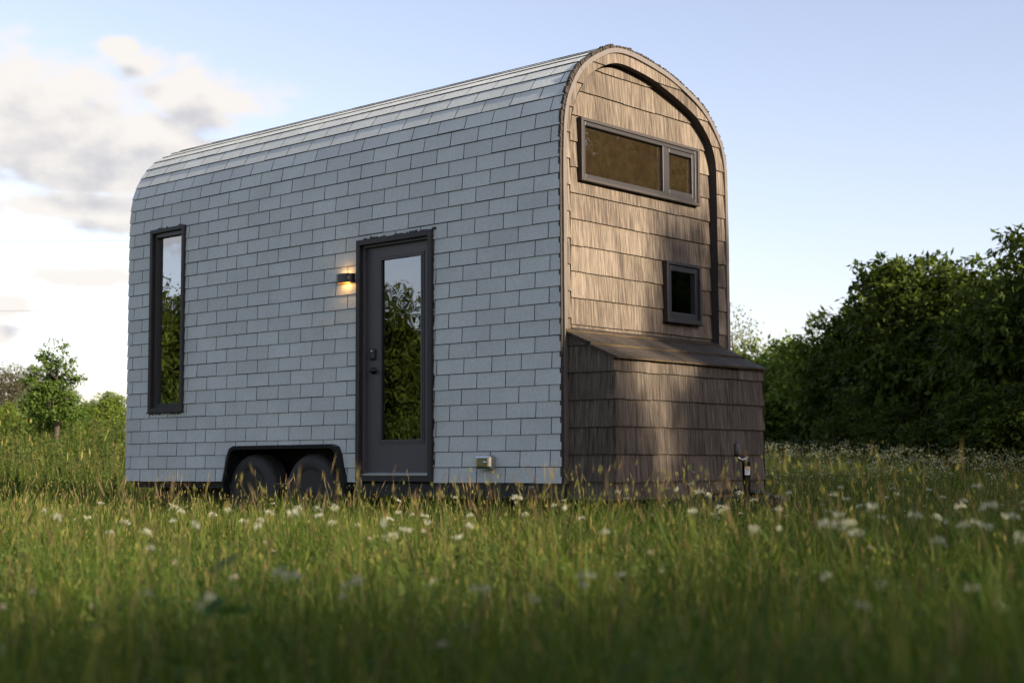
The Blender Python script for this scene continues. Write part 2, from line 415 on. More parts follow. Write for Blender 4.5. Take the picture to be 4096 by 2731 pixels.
W_SIDE = (-5.415, -4.837, .695, 2.552)
W_DOOR = (-2.300, -1.370, .010, 2.116)
W_TOP = (.299, 1.955, 2.400, 2.912)
W_SMALL = (1.440, 1.956, 1.358, 1.873)
FEND = [(-4.118, -.05), (-2.478, -.05), (-2.47, -.02), (-2.56, .285), (-2.62, .318), (-3.965, .318), (-4.035, .27), (-4.125, -.02)]
side_cut = [rect(W_SIDE[0] + .02, W_SIDE[1] - .02, W_SIDE[2] + .02, W_SIDE[3] - .02), rect(W_DOOR[0] + .02, W_DOOR[1] - .02, W_DOOR[2] - .05, W_DOOR[3] - .02), FEND]
def cut_all(polys, cutters):
    for c in cutters:
        nx = []
        for p in polys:
            nx += subtract(p, c) if len(inter(p, c)) > 2 and area(inter(p, c)) > 1e-6 else [p]
        polys = nx
    return polys

# roofing: one long skin of tabs up the wall, over the arch and down the other side
mb = MB()
TAB = .3125
for c in range(NCO):
    for rgn in cut_all([rect(-L, 0.0, c * E_, (c + 1) * E_)], side_cut):   # dark underlay, showing in the course gaps as the overlap shadow
        mb.face([(h, *(prof_at(min(max(v, c * E_ + 1e-6), (c + 1) * E_ - 1e-6))[0])) for h, v in rgn], 1)
    x = -L - .02 - TAB * (0 if c % 2 else .5) + rnd.uniform(-.012, .012) + .305 * 0
    x = -.100 + TAB * 2 - (0 if c % 2 else TAB * .5) + rnd.uniform(-.010, .010)
    x -= TAB * 24
    while x < .03:
        w = TAB + rnd.uniform(-.003, .003)
        s0, s1 = c * E_ + .002 + rnd.uniform(-.0025, .0025), (c + 1) * E_ - .0032
        h0, h1 = max(x + .0038, -L - .012), min(x + w - .0038, .005)
        tone = rnd.random(); lift = rnd.uniform(.0, .004)
        if h1 - h0 > .01:
            for poly in cut_all([rect(h0, h1, s0, s1)], side_cut):
                p0, nrm = prof_at((c + .5) * E_)
                up, lo = [], []
                for h, v in poly:
                    vv = min(max(v, c * E_ + 1e-6), (c + 1) * E_ - 1e-6)
                    p, _n = prof_at(vv)
                    k = 1 - (v - c * E_) / E_
                    q = p + nrm * (.003 + k * (.006 + lift * .6)); b = p + nrm * .0005
                    up.append((h, *q)); lo.append((h, *b))
                mb.face(up, 0, tone)
                for i in range(len(up)):
                    j = (i + 1) % len(up)
                    mb.face([up[i], lo[i], lo[j], up[j]], 1, tone)
        x += w
roofing = mb.build('shingle_cladding', [m_shingle, m_asphalt], house, Z0, recalc=False)
# make tab faces look outwards
me = roofing.data
ctr = Vector((0, 1.17, 1.9 + Z0))
import bmesh
bm = bmesh.new(); bm.from_mesh(me)
for f in bm.faces:
    if f.material_index == 0:
        v = f.calc_center_median() - Vector((f.calc_center_median().x, ctr.y, ctr.z))
        if f.normal.dot(v) < 0: f.normal_flip()
bm.to_mesh(me); bm.free()

# ragged edge of the roofing above the drip edge
mb = MB(); rag = .3
for i in range(len(_dense) - 1):
    p, q = _dense[i], _dense[i + 1]
    d = q - p; d = d / (np.hypot(*d) + 1e-9); n = np.array([-d[1], d[0]])
    topk = max(0, min(1, (p[1] - 2.4) / .8))
    if i % rnd.choice((2, 3, 5, 8)) == 0: rag = rnd.random() ** 2
    a = .005 + (.013 * rag + rnd.uniform(0, .003)) * (.12 + topk); x1 = .012 + rnd.uniform(0, .014) * (.2 + topk)
    mb.hexa([(-.008, *(p - n * .014)), (x1, *(p - n * .014)), (x1, *(p + n * a)), (-.008, *(p + n * a)),
             (-.008, *(q - n * .014)), (x1, *(q - n * .014)), (x1, *(q + n * a)), (-.008, *(q + n * a))])
mb.build('roofing_edge', m_ridge, house, Z0)

def offset_profile(d, n=140):
    P, _ = resample(raw, n=n); out = []
    for i, p in enumerate(P):
        t = P[min(i + 1, n - 1)] - P[max(i - 1, 0)]; t = t / np.hypot(*t); out.append(p - np.array([-t[1], t[0]]) * d)
    return np.array(out)
# metal drip edge round the arch, in bent lengths
mb = MB()
o1, o2 = offset_profile(.014), offset_profile(.052)
for i in range(139):
    g = .0015 if i % 6 else .004
    x1 = .030 + (.0018 if (i // 6) % 2 else 0)
    a, b = o1[i], o1[i + 1]; c, d = o2[i], o2[i + 1]
    mb.hexa([(-.04, *a), (x1, *a), (x1, *c), (-.04, *c), (-.04, *b), (x1, *b), (x1, *d), (-.04, *d)])
mb.build('drip_edge', m_metal_edge, house, Z0)

GROW = .2095
def shake_rows(mb, P, polys, z_ref, o_base, tilt=.013, colw=(.16, .42), inset=0.0, seed=1):
    """brown shakes: rows in v, clipped to convex polygons; butt edges proud of the row below"""
    r = random.Random(seed)
    h0 = min(p[0] for q in polys for p in q); h1 = max(p[0] for q in polys for p in q)
    v0 = min(p[1] for q in polys for p in q); v1 = max(p[1] for q in polys for p in q)
    k = math.floor((v0 - z_ref) / GROW)
    while z_ref + k * GROW < v1:
        a, b = z_ref + k * GROW, z_ref + (k + 1) * GROW
        h = h0 - r.uniform(0, .3)
        while h < h1:
            w = r.uniform(*colw); tone = r.random(); dv = r.uniform(-.003, .003); lift = r.uniform(0, .003)
            cell = rect(h + .0012, h + w - .0012, a + dv, b + .003)
            for q in polys:
                c = inter(cell, q)
                if area(c) < 1e-5: continue
                f = lambda p: o_base + (tilt + lift) * (1 - (p[1] - a) / GROW)
                top = [P(p[0], p[1], f(p)) for p in c]
                mb.face(top, 0, tone)
                for i in range(len(c)):
                    j = (i + 1) % len(c)
                    if abs(c[i][1] - c[j][1]) < 1e-6 and abs(c[i][1] - (a + dv)) < 1e-5:
                        mb.face([top[i], P(*c[i], o_base - .002), P(*c[j], o_base - .002), top[j]], 1, tone)
            h += w
        k += 1
def columns(breaks, vlo, vhi, holes):
    """split a region under vhi(h) into convex columns, minus rectangular holes"""
    br = sorted(set(round(b, 4) for b in breaks) | {round(x, 4) for hl in holes for x in hl[:2]})
    out = []
    for a, b in zip(br[:-1], br[1:]):
        if b - a < 1e-4: continue
        out += [[(a, vlo), (b, vlo), (b, vhi(b)), (a, vhi(a))]]
    res = []
    for p in out: res += cut_all([p], [rect(*hl) for hl in holes])
    return res
# gable panel (recessed inside the arch)
holes = [tuple(a + b for a, b in zip(W_TOP, (.02, -.02, .02, -.02))), tuple(a + b for a, b in zip(W_SMALL, (.02, -.02, .02, -.02)))]
brk = list(np.linspace(.055, .5, 16)) + list(np.linspace(.5, 1.8, 22)) + list(np.linspace(1.8, 2.29, 18))
gp = columns(brk, -.05, lambda y: top_z(y, .03) if .06 < y < 2.3 else 2.2, holes)
mb = MB(); shake_rows(mb, PG, gp, 2.2952 + .0, -.066, seed=3, colw=(.12, .36))
for q in gp: mb.face([PG(h, v, -.070) for h, v in q], 1)
mb.build('gable_wall', [m_shake, m_trim], house, Z0)
# arch surround standing proud of the panel
def ring_cells():
    A, la = resample([p for p in raw], n=120); B, lb = resample(inner_raw, n=120)
    A = offset_profile(.048, 120)
    cells = []
    def idx(P, lo):
        i0 = next(i for i in range(120) if P[i][1] > lo); i1 = max(i for i in range(120) if P[i][1] > lo); return P[i0:i1 + 1]
    def rs(P, n):
        s = np.r_[0, np.cumsum(np.hypot(*np.diff(P, axis=0).T))]; q = np.linspace(0, s[-1], n)
        return np.stack([np.interp(q, s, P[:, 0]), np.interp(q, s, P[:, 1])], 1)
    n = 90
    a = rs(idx(A, 2.3), n); b = rs(idx(B, 2.3), n)
    a[0][1] = b[0][1] = a[-1][1] = b[-1][1] = 2.34
    a = np.vstack([[a[0][0], 0], a, [a[-1][0], 0]]); b = np.vstack([[b[0][0], 0], b, [b[-1][0], 0]])
    return a, b
ra, rb = ring_cells()
def ccw(q): 
    s = sum(q[i][0] * q[(i + 1) % len(q)][1] - q[(i + 1) % len(q)][0] * q[i][1] for i in range(len(q)))
    return q if s > 0 else q[::-1]
rc = [ccw([tuple(ra[i]), tuple(ra[i + 1]), tuple(rb[i + 1]), tuple(rb[i])]) for i in range(len(ra) - 1)]
mb = MB(); shake_rows(mb, PG, rc, 2.54, .008, tilt=.012, seed=8, colw=(.2, .5))
mb.build('gable_surround', [m_shake, m_butt], house, Z0)
mb = MB()                                                    # soffit of the arch, its shadow put into a dark colour
for i in range(len(rb) - 1):
    a, b = rb[i], rb[i + 1]
    mb.face([(.0205, *a), (-.09, *a), (-.09, *b), (.0205, *b)])
    a2, b2 = ra[i], ra[i + 1]
    mb.face([(.0065, *a), (.0065, *b), (.0065, *b2), (.0065, *a2)])
mb.build('arch_reveal', m_reveal, house, Z0)

# storage box over the trailer tongue
BX, B0, B1, BZ0, BZ1 = .479, .049, 2.150, -.125, .945
box = MB()
fr = [rect(B0, B1, BZ0, BZ1)]
shake_rows(box, PG, fr, .848, BX - .012, seed=21, colw=(.09, .22))
slope = (1.205 - BZ1) / (BX + .07)
sd = [[(-.02, BZ0), (BX, BZ0), (BX, BZ1), (-.02, BZ1 + slope * (BX + .02))]]
shake_rows(box, lambda h, v, o: (h, B0 - o, v), sd, .848, -.012, seed=22, colw=(.1, .3))
shake_rows(box, lambda h, v, o: (h, B1 + o, v), sd, .848, -.012, seed=23, colw=(.1, .3))
box.face([(-.02, B0, BZ0), (BX, B0, BZ0), (BX, B1, BZ0), (-.02, B1, BZ0)], 1)
for q, PP in ((sd[0], lambda h, v: (h, B0 + .014, v)), (sd[0], lambda h, v: (h, B1 - .014, v))): box.face([PP(*p) for p in q], 1)
box.face([(BX - .014, B0, BZ0), (BX - .014, B1, BZ0), (BX - .014, B1, BZ1), (BX - .014, B0, BZ1)], 1)
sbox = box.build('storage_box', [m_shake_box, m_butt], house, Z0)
mb = MB()
p0 = np.array([-.075, 1.222]); p1 = np.array([BX + .018, .943]); dd = (p1 - p0) / np.hypot(*(p1 - p0)); nn = np.array([-dd[1], dd[0]])
if nn[1] < 0: nn = -nn
Lr = np.hypot(*(p1 - p0))
for a, b in ((0, .17), (.17, .58), (.58, 1.0)):
    y = B0 - .022; rr = random.Random(int(a * 100) + 4)
    while y < B1 + .022:
        w = min(rr.uniform(.1, .26), B1 + .022 - y)
        ja = rr.uniform(-.002, .003); tone = rr.random()
        q0 = p0 + dd * Lr * a + nn * .002; q1 = p0 + dd * (Lr * b + .012 + ja) + nn * (.018 + rr.uniform(0, .003))
        c = [(q0[0], y + .001, q0[1]), (q1[0], y + .001, q1[1]), (q1[0], y + w - .001, q1[1]), (q0[0], y + w - .001, q0[1])]
        dn = nn * .016
        lo = [(x - dn[0], yy, z - dn[1]) for x, yy, z in c]
        mb.face(c, 0, tone); mb.face([c[1], lo[1], lo[2], c[2]], 1, tone); mb.face([c[0], lo[0], lo[1], c[1]], 0, tone); mb.face([c[2], lo[2], lo[3], c[3]], 0, tone)
        mb.face(lo[::-1], 0, tone)
        y += w
        if B1 + .022 - y < .01: break
mb.build('box_roof', [m_shake_roof, m_butt], sbox, Z0)

# rear end, interior lining and floor
mb = MB()
R_OP = (.48, 1.10, .80, 2.50)
shake_rows(mb, PR, columns(brk, -.02, lambda y: top_z(y, .02) if .06 < y < 2.3 else 2.2, [R_OP]), 2.2952, -.01, seed=31)
mb.build('rear_wall', [m_shake, m_trim], house, Z0)
mb = MB()
mb.frame(PR, .45, 1.13, .77, 2.53, .045, -.13, .02); mb.box(PR, .49, 1.09, 1.87, 2.03, -.11, .01); mb.box(PR, .49, 1.09, 2.36, 2.43, -.11, .01)
rw = mb.build('rear_window', m_black, house, Z0)
mb = MB(); mb.box(PR, .48, 1.10, .80, 2.50, -.05, -.046); mb.build('window_pane', m_glass, rw, Z0)
mb = MB()
ip = offset_profile(.10, 70)
for i in range(69):
    a, b = ip[i], ip[i + 1]
    if a[1] < 0.05 and b[1] < .05: continue
    if a[0] < .12 and b[0] < .14 and max(a[1], b[1]) < 2.65: continue
    mb.face([(-L + .10, *a), (-.13, *a), (-.13, *b), (-L + .10, *b)])
for p in cut_all([rect(-L + .1, -.13, .02, 2.64)], [rect(*[a + b for a, b in zip(W_SIDE, (.05, -.05, .05, -.05))]), rect(W_DOOR[0] + .05, W_DOOR[1] - .05, 0.0, W_DOOR[3] - .05), FEND]):
    mb.face([PS(h, v, -.10) for h, v in p])
for hl, P in (([tuple(a + b for a, b in zip(W_TOP, (.04, -.04, .04, -.04))), tuple(a + b for a, b in zip(W_SMALL, (.04, -.04, .04, -.04)))], lambda h, v: (-.13, h, v)), ([R_OP], lambda h, v: (-L + .10, h, v))):
    for q in columns(brk, .0, lambda y: top_z(y, .09) if .06 < y < 2.3 else 2.2, hl): mb.face([P(*p) for p in q])
mb.build('interior_lining', m_line, house, Z0, recalc=False)
mb = MB(); mb.box(lambda h, v, o: (h, v, o), -L + .05, -.05, .05, 2.30, -.02, -.012); mb.build('floor_deck', [m_floor], house, Z0)
# loft floor and cabinets give the glass something to look at
mb = MB(); mb.box(lambda h, v, o: (h, v, o), -2.35, -.14, .1, 2.24, 2.14, 2.24); mb.build('loft_floor', m_floor, house, Z0)
mb = MB(); mb.box(lambda h, v, o: (h, v, o), -4.4, -.2, 1.72, 2.23, -.01, .9); mb.build('kitchen_counter', m_line, house, Z0, bevel=.01)

# windows
def pane(P, h0, h1, v0, v1, o, mat, parent):
    b = MB(); b.box(P, h0, h1, v0, v1, o - .004, o); return b.build('window_pane', mat, parent, Z0)
mb = MB(); mb.frame(PS, *W_SIDE, .040, -.02, .034, 0)
mb.box(PS, W_SIDE[0] - .012, W_SIDE[1] + .012, W_SIDE[2] - .012, W_SIDE[2] - .0005, .004, .042, 0)
for k in range(34):                                           # torn sealant round the trim
    x = rnd.uniform(W_SIDE[0], W_SIDE[1]); w = rnd.uniform(.008, .03)
    if k % 2: mb.box(PS, x, x + w, W_SIDE[3] + .0005, W_SIDE[3] + rnd.uniform(.006, .018), .002, .016)
    else: mb.box(PS, x, x + w, W_SIDE[2] - .012 - rnd.uniform(.006, .02), W_SIDE[2] - .0125, .002, .016)
sw = mb.build('side_window', m_trim, house, Z0, bevel=.003)
mb = MB(); mb.frame(PS, W_SIDE[0] + .0405, W_SIDE[1] - .0405, W_SIDE[2] + .0405, W_SIDE[3] - .0405, .042, -.11, .004)
mb.build('window_sash', m_black, sw, Z0, bevel=.002)
pane(PS, W_SIDE[0] + .08, W_SIDE[1] - .08, W_SIDE[2] + .08, W_SIDE[3] - .08, -.035, m_glass, sw)

mb = MB(); mb.frame(PG, *W_TOP, .026, -.09, -.012)
tw = mb.build('gable_window', m_trimwood, house, Z0, bevel=.003)
mb = MB(); mb.frame(PG, W_TOP[0] + .0265, W_TOP[1] - .0265, W_TOP[2] + .0265, W_TOP[3] - .0265, .032, -.14, -.022)
mb.box(PG, 1.418, 1.480, W_TOP[2] + .058, W_TOP[3] - .058, -.14, -.024)
mb.build('window_frame', m_bronze, tw, Z0, bevel=.003)
mb = MB(); mb.frame(PG, 1.4805, W_TOP[1] - .0590, W_TOP[2] + .0590, W_TOP[3] - .0590, .038, -.075, -.030)
mb.build('window_sash', m_bronze, tw, Z0, bevel=.003)
pane(PG, .357, 1.419, W_TOP[2] + .057, W_TOP[3] - .057, -.052, m_glass_brown, tw)
pane(PG, 1.517, W_TOP[1] - .095, W_TOP[2] + .095, W_TOP[3] - .095, -.055, m_glass_brown, tw)

mb = MB(); mb.frame(PG, *W_SMALL, .028, -.09, -.012)
mb.box(PG, W_SMALL[0] - .014, W_SMALL[1] + .01, W_SMALL[2] - .012, W_SMALL[2] - .0005, -.06, -.002)
kw = mb.build('lower_gable_window', m_trim, house, Z0, bevel=.003)
mb = MB(); mb.frame(PG, W_SMALL[0] + .0285, W_SMALL[1] - .0285, W_SMALL[2] + .0285, W_SMALL[3] - .0285, .052, -.14, -.026)
mb.build('window_sash', m_black, kw, Z0, bevel=.004)
pane(PG, W_SMALL[0] + .078, W_SMALL[1] - .078, W_SMALL[2] + .078, W_SMALL[3] - .078, -.055, m_glass_small, kw)
mb = MB(); mb.box(PG, W_SMALL[0] + .03, 2.12, W_SMALL[2] + .05, W_SMALL[2] + .075, -.34, -.141); mb.build('inner_sill', m_line, kw, Z0)

# door
mb = MB(); mb.frame(PS, W_DOOR[0], W_DOOR[1], W_DOOR[2] + .0, W_DOOR[3], .046, -.03, .036, wb=.05)
for k in range(26):
    x = rnd.uniform(W_DOOR[0], W_DOOR[1]); mb.box(PS, x, x + rnd.uniform(.01, .05), W_DOOR[3] + .0005, W_DOOR[3] + rnd.uniform(.006, .02), .002, .02)
for k in range(30):
    z = rnd.uniform(.1, 2.1); mb.box(PS, W_DOOR[1] + .0005, W_DOOR[1] + rnd.uniform(.003, .010), z, z + rnd.uniform(.01, .06), .002, .014)
dframe = mb.build('door_frame', m_trim, house, Z0, bevel=.003)
mb = MB(); mb.frame(PS, W_DOOR[0] + .0465, W_DOOR[1] - .0465, .0605, W_DOOR[3] - .0465, .022, -.11, -.004)
mb.build('door_jamb', m_door, dframe, Z0, bevel=.002)
mb = MB(); mb.box(PS, W_DOOR[0] + .0465, W_DOOR[1] - .0465, .060, .076, -.10, .012); mb.box(PS, W_DOOR[0] + .0465, W_DOOR[1] - .0465, .0765, .086, -.10, -.012)
mb.build('threshold', m_alu, dframe, Z0, bevel=.002)
s0, s1, z0_, z1_ = W_DOOR[0] + .070, W_DOOR[1] - .070, .090, W_DOOR[3] - .070
g0, g1, gz0, gz1 = -2.052, -1.556, .362, 1.930
mb = MB()
for p in cut_all([rect(s0, s1, z0_, z1_)], [rect(g0, g1, gz0, gz1)]):
    hs = [q[0] for q in p]; vs = [q[1] for q in p]; mb.box(PS, min(hs), max(hs), min(vs), max(vs), -.085, -.040)
mb.frame(PS, g0 - .030, g1 + .030, gz0 - .030, gz1 + .030, .012, -.0395, -.033)
mb.frame(PS, g0 - .012, g1 + .012, gz0 - .012, gz1 + .012, .016, -.0395, -.030)
door = mb.build('door', m_door, house, Z0)
pane(PS, g0, g1, gz0, gz1, -.052, m_glass_door, door).name = 'door_pane'
mb = MB(); mb.box(PS, -2.183, -2.115, 1.062, 1.160, -.0395, -.012); kp = mb.build('keypad_lock', m_hard, door, Z0, bevel=.018)
mb = MB(); mb.lathe([(.002, -.0), (.012, 0), (.012, .006), (.002, .006)], (-2.149, .0085, 1.137 ), 1, 14); mb.build('lock_button', m_steel, kp, Z0)
mb = MB(); mb.lathe([(.002, .0395), (.030, .0395), (.030, .020), (.012, .018), (.012, -.015), (.002, -.015)], (-2.140, 0, .967), 1, 18)
mb.tube([(-2.140, -.012, .967), (-2.10, -.014, .966), (-2.045, -.010, .963)], [.011, .010, .008], 10)
mb.build('door_handle', m_hard, door, Z0)

# wall lamp: curved black shade open above and below, lit
LX, LZ = -2.437, 1.792
mb = MB(); ro, ri = [], []
for k in range(25):
    t = math.pi * k / 24
    e = lambda a, b: (LX - a * math.copysign(abs(math.cos(t)) ** .55, math.cos(t)), -b * math.sin(t) ** .75)
    ro.append(e(.098, .088)); ri.append(e(.092, .082))
H = .041
for k in range(24):
    (a, b), (c, d), (e_, f_), (g_, h_) = ro[k], ro[k + 1], ri[k], ri[k + 1]
    mb.hexa([(a, b, LZ - H), (e_, f_, LZ - H), (e_, f_, LZ + H), (a, b, LZ + H), (c, d, LZ - H), (g_, h_, LZ - H), (g_, h_, LZ + H), (c, d, LZ + H)])
lamp = mb.build('wall_lamp', m_hard, house, Z0)
mb = MB(); mb.box(PS, LX - .085, LX + .085, LZ - .036, LZ + .036, .012, .018); mb.box(PS, LX - .085, LX + .085, LZ - .005, LZ + .005, .0185, .074)
for k in range(24):
    (a, b), (c, d) = ri[k], ri[k + 1]
    q = lambda x, y: (LX + (x - LX) * .985, y * .985)
    mb.face([(*q(a, b), LZ - H + .002), (*q(c, d), LZ - H + .002), (*q(c, d), LZ + H - .002), (*q(a, b), LZ + H - .002)])
mb.build('lamp_lining', m_gold, lamp, Z0)
mb = MB(); mb.box(PS, LX - .05, LX + .05, LZ - .0115, LZ - .006, .022, .06); mb.box(PS, LX - .05, LX + .05, LZ + .006, LZ + .0115, .022, .06)
mb.build('lamp_led', m_glow, lamp, Z0)
for dz, en in ((.022, .10), (-.022, .17)):
    pl = bpy.data.lights.new('lamp_light', 'POINT'); pl.energy = en; pl.color = (1, .58, .22); pl.shadow_soft_size = .012
    po = bpy.data.objects.new('lamp_light', pl); COL.objects.link(po); po.location = (LX, -.045, LZ + dz + Z0)

# exhaust vent hood
mb = MB(); mb.box(PS, -.832, -.672, .112, .222, .0, .085); vent = mb.build('exhaust_vent', m_steel, house, Z0, bevel=.02)
mb = MB(); mb.lathe([(.002, -.0855), (.012, -.0855), (.012, -.0915), (.002, -.0915)], (-.722, 0, .165), 1, 14); mb.build('vent_screw', m_alu, vent, Z0)

# fender, wheels, chassis
mb = MB()
fo = [(-4.155, -.13), (-4.152, -.02), (-4.072, .262), (-4.045, .312), (-3.985, .338), (-2.60, .338), (-2.535, .316), (-2.505, .268), (-2.42, -.02), (-2.375, -.17)]
fi = [(-4.118, -.13), (-4.116, -.02), (-4.040, .246), (-4.016, .284), (-3.972, .304), (-2.625, .304), (-2.572, .288), (-2.546, .252), (-2.468, -.02), (-2.425, -.17)]
for i in range(len(fo) - 1):
    a, b, c, d = fo[i], fo[i + 1], fi[i], fi[i + 1]
    mb.hexa([(a[0], .012, a[1]), (c[0], .012, c[1]), (c[0], -.058, c[1]), (a[0], -.058, a[1]), (b[0], .012, b[1]), (d[0], .012, d[1]), (d[0], -.058, d[1]), (b[0], -.058, b[1])])
    n = max(2, int(math.hypot(b[0] - a[0], b[1] - a[1]) / .028))           # raised tread pattern
    for k in range(n):
        t = (k + .5) / n; px = a[0] + (b[0] - a[0]) * t; pz = a[1] + (b[1] - a[1]) * t; qx = c[0] + (d[0] - c[0]) * t; qz = c[1] + (d[1] - c[1]) * t
        mx, mz = (px * .5 + qx * .5), (pz * .5 + qz * .5); s = .009 * (1 if k % 2 else -1)
        mb.hexa([(mx - .009, -.058, mz - s), (mx - .006, -.058, mz - s - .004), (mx + .009, -.058, mz + s), (mx + .006, -.058, mz + s + .004),
                 (mx - .008, -.062, mz - s), (mx - .006, -.062, mz - s - .003), (mx + .008, -.062, mz + s), (mx + .006, -.062, mz + s + .003)])
mb.build('wheel_fender', plain('black_tread_plate', (.016, .017, .019), .38, metal=.5, var=.3), house, Z0)
mb = MB()                                                     # dark wheel well behind
well = [(-4.122, -.02), (-4.03, .276), (-3.965, .319), (-2.62, .319), (-2.555, .286), (-2.474, -.02)]
for i in range(len(well) - 1):
    a, b = well[i], well[i + 1]; mb.face([(a[0], .0, a[1]), (b[0], .0, b[1]), (b[0], .42, b[1]), (a[0], .42, a[1])])
mb.face([(p[0], .42, p[1]) for p in well])
mb.build('wheel_well', m_chassis, house, Z0)
def wheel(x, y, sgn):
    tb = MB(); R = .345
    pr = [(.20, .02), (.215, .004), (.26, -.006), (.305, -.002), (.330, .014), (.342, .035), (R, .062), (R, .15), (.342, .175), (.330, .198), (.305, .212), (.26, .216), (.2, .19)]
    tb.lathe([(r, h * sgn) for r, h in pr], (x, y, -.09), 1, 48, caps=False)
    for k in range(60):                                       # shoulder tread blocks
        t = 2 * math.pi * k / 60
        for hh in (.05, .098, .146):
            dt = .03; off = .02 if hh == .098 else 0
            P = lambda tt, r, h: (x + r * math.cos(tt + off), y + h * sgn, -.09 + r * math.sin(tt + off))
            tb.hexa([P(t - dt, R - .004, hh), P(t + dt, R - .004, hh), P(t + dt, R + .004, hh), P(t - dt, R + .004, hh), P(t - dt, R - .004, hh + .036), P(t + dt, R - .004, hh + .036), P(t + dt, R + .004, hh + .036), P(t - dt, R + .004, hh + .036)])
    w = thing_part = tb.build('wheel', m_tyre, house, Z0)
    rb_ = MB(); rb_.lathe([(.205, .012 * sgn), (.19, .03 * sgn), (.17, .06 * sgn), (.125, .065 * sgn), (.10, .045 * sgn), (.06, .04 * sgn), (.045, .01 * sgn), (.03, .0), (.002, .0)], (x, y, -.09), 1, 32)
    for k in range(6):
        t = k * math.pi / 3; rb_.lathe([(.002, .03 * sgn), (.011, .03 * sgn), (.011, .045 * sgn), (.002, .045 * sgn)], (x + .08 * math.cos(t), y, -.09 + .08 * math.sin(t)), 1, 8)
    rb_.build('wheel_rim', m_rim, w, Z0)
for x in (-3.805, -2.965):
    wheel(x, .02, 1); wheel(x, 2.325, -1)
mb = MB(); B3 = lambda h, v, o: (h, v, o)
for y in (.30, 1.98): mb.box(B3, -L + .05, .1, y, y + .07, -.20, -.0605)
for x in np.linspace(-L + .08, -.2, 9): mb.box(B3, x, x + .05, .372, 1.978, -.17, -.062)
mb.box(B3, -L + .05, -.05, .05, 2.30, -.06, -.022)              # underbelly sheet
mb.box(B3, -2.36, .02, .005, .045, -.12, -.004)                  # skirt beam under the door
for x in (-3.805, -2.965): mb.tube([(x, .2, -.09), (x, 2.15, -.09)], .035, 10)
mb.box(B3, -3.85, -2.9, .22, .28, -.16, -.13)
mb.box(B3, -5.55, -5.45, .25, .33, -.33, -.20)
mb.box(B3, -5.55, -5.45, 2.0, 2.08, -.435, -.20); mb.box(B3, -5.55, -5.45, .25, .33, -.435, -.331)
mb.build('chassis_frame', m_chassis, house, Z0)
mb = MB()
for ya in (.42, 1.92):
    s = 1 if ya < 1 else -1
    mb.hexa([(-.1, ya, -.22), (-.1, ya + .06 * s, -.22), (-.1, ya + .06 * s, -.13), (-.1, ya, -.13), (1.02, 1.17 - .05 * s, -.22), (1.02, 1.17 + .01 * s, -.22), (1.02, 1.17 + .01 * s, -.13), (1.02, 1.17 - .05 * s, -.13)])
mb.box(B3, .55, 1.02, 1.0, 1.34, -.128, -.118)
for k in range(9):
    t = k / 8 * math.pi; 
mb.tube([(.55, 1.0, -.12), (.66, 1.02, -.085), (.86, 1.17, -.07), (.98, 1.3, -.085), (1.05, 1.34, -.12)], .02, 8)
tongue = mb.build('trailer_tongue', m_chassis, house, Z0)
mb = MB(); mb.hexa([(.98, 1.13, -.19), (.98, 1.21, -.19), (.98, 1.21, -.11), (.98, 1.13, -.11), (1.18, 1.12, -.19), (1.18, 1.22, -.19), (1.18, 1.20, -.10), (1.18, 1.14, -.10)])
mb.lathe([(.02, -.20), (.052, -.19), (.055, -.13), (.035, -.10), (.01, -.097)], (1.205, 1.17, 0), 2, 18)
mb.build('coupler', m_chassis, tongue, Z0, bevel=.006)
mb = MB(); mb.box(B3, .86, .90, 1.285, 1.37, -.112, -.092); mb.build('reflector', m_red, tongue, Z0)
JX, JY = .945, 1.115
mb = MB(); mb.lathe([(.02, -.42), (.028, -.42), (.028, -.2), (.031, -.199), (.031, .155), (.034, .156), (.034, .162), (.01, .165)], (JX, JY, 0), 2, 20)
jack = mb.build('tongue_jack', m_hard, tongue, Z0)
mb = MB(); mb.tube([(JX, JY, .162), (JX, JY, .178), (JX - .01, JY - .01, .186)], .008, 8)
mb.tube([(JX + .005, JY + .015, .195), (JX - .004, JY - .02, .178), (JX - .01, JY - .05, .172), (JX - .02, JY - .095, .198)], [.009, .010, .010, .008], 8)
mb.build('crank_arm', m_steel, jack, Z0)
mb = MB(); mb.lathe([(.004, .198), (.017, .2), (.019, .22), (.019, .295), (.012, .303), (.002, .304)], (JX - .02, JY - .105, 0), 2, 14); mb.build('crank_grip', m_hard, jack, Z0)
# warning sticker on the jack tube, facing the photographer
th0 = math.atan2(CAM.y - JY, CAM.x - JX) + .42
def arc_patch(mb, t0, t1, z0, z1, r, n=5):
    for k in range(n):
        a, b = t0 + (t1 - t0) * k / n, t0 + (t1 - t0) * (k + 1) / n
        mb.face([(JX + r * math.cos(a), JY + r * math.sin(a), z0), (JX + r * math.cos(b), JY + r * math.sin(b), z0), (JX + r * math.cos(b), JY + r * math.sin(b), z1), (JX + r * math.cos(a), JY + r * math.sin(a), z1)])
mb = MB(); arc_patch(mb, th0 - .75, th0 + .75, .058, .123, .0322, 8); st = mb.build('warning_sticker', m_white, jack, Z0)
mb = MB(); arc_patch(mb, th0 - .66, th0 + .66, .108, .121, .0325, 8); mb.build('orange_band', m_orange, st, Z0)
mb = MB()
for (a, b, c, d) in ((-.5, .5, .0735, .0765), (-.45, -.15, .082, .085), (-.5, -.42, .082, .102), (-.2, -.1, .09, .104), (-.45, -.2, .1, .103), (0.02, .1, .082, .104), (.14, .5, .099, .103), (.2, .28, .083, .099), (.3, .5, .083, .087), (-.3, .5, .0665, .0685), (-.4, .1, .1125, .1165)):
    arc_patch(mb, th0 + a, th0 + b, c, d, .0328, 3)
mb.build('sticker_print', m_ink, st, Z0)

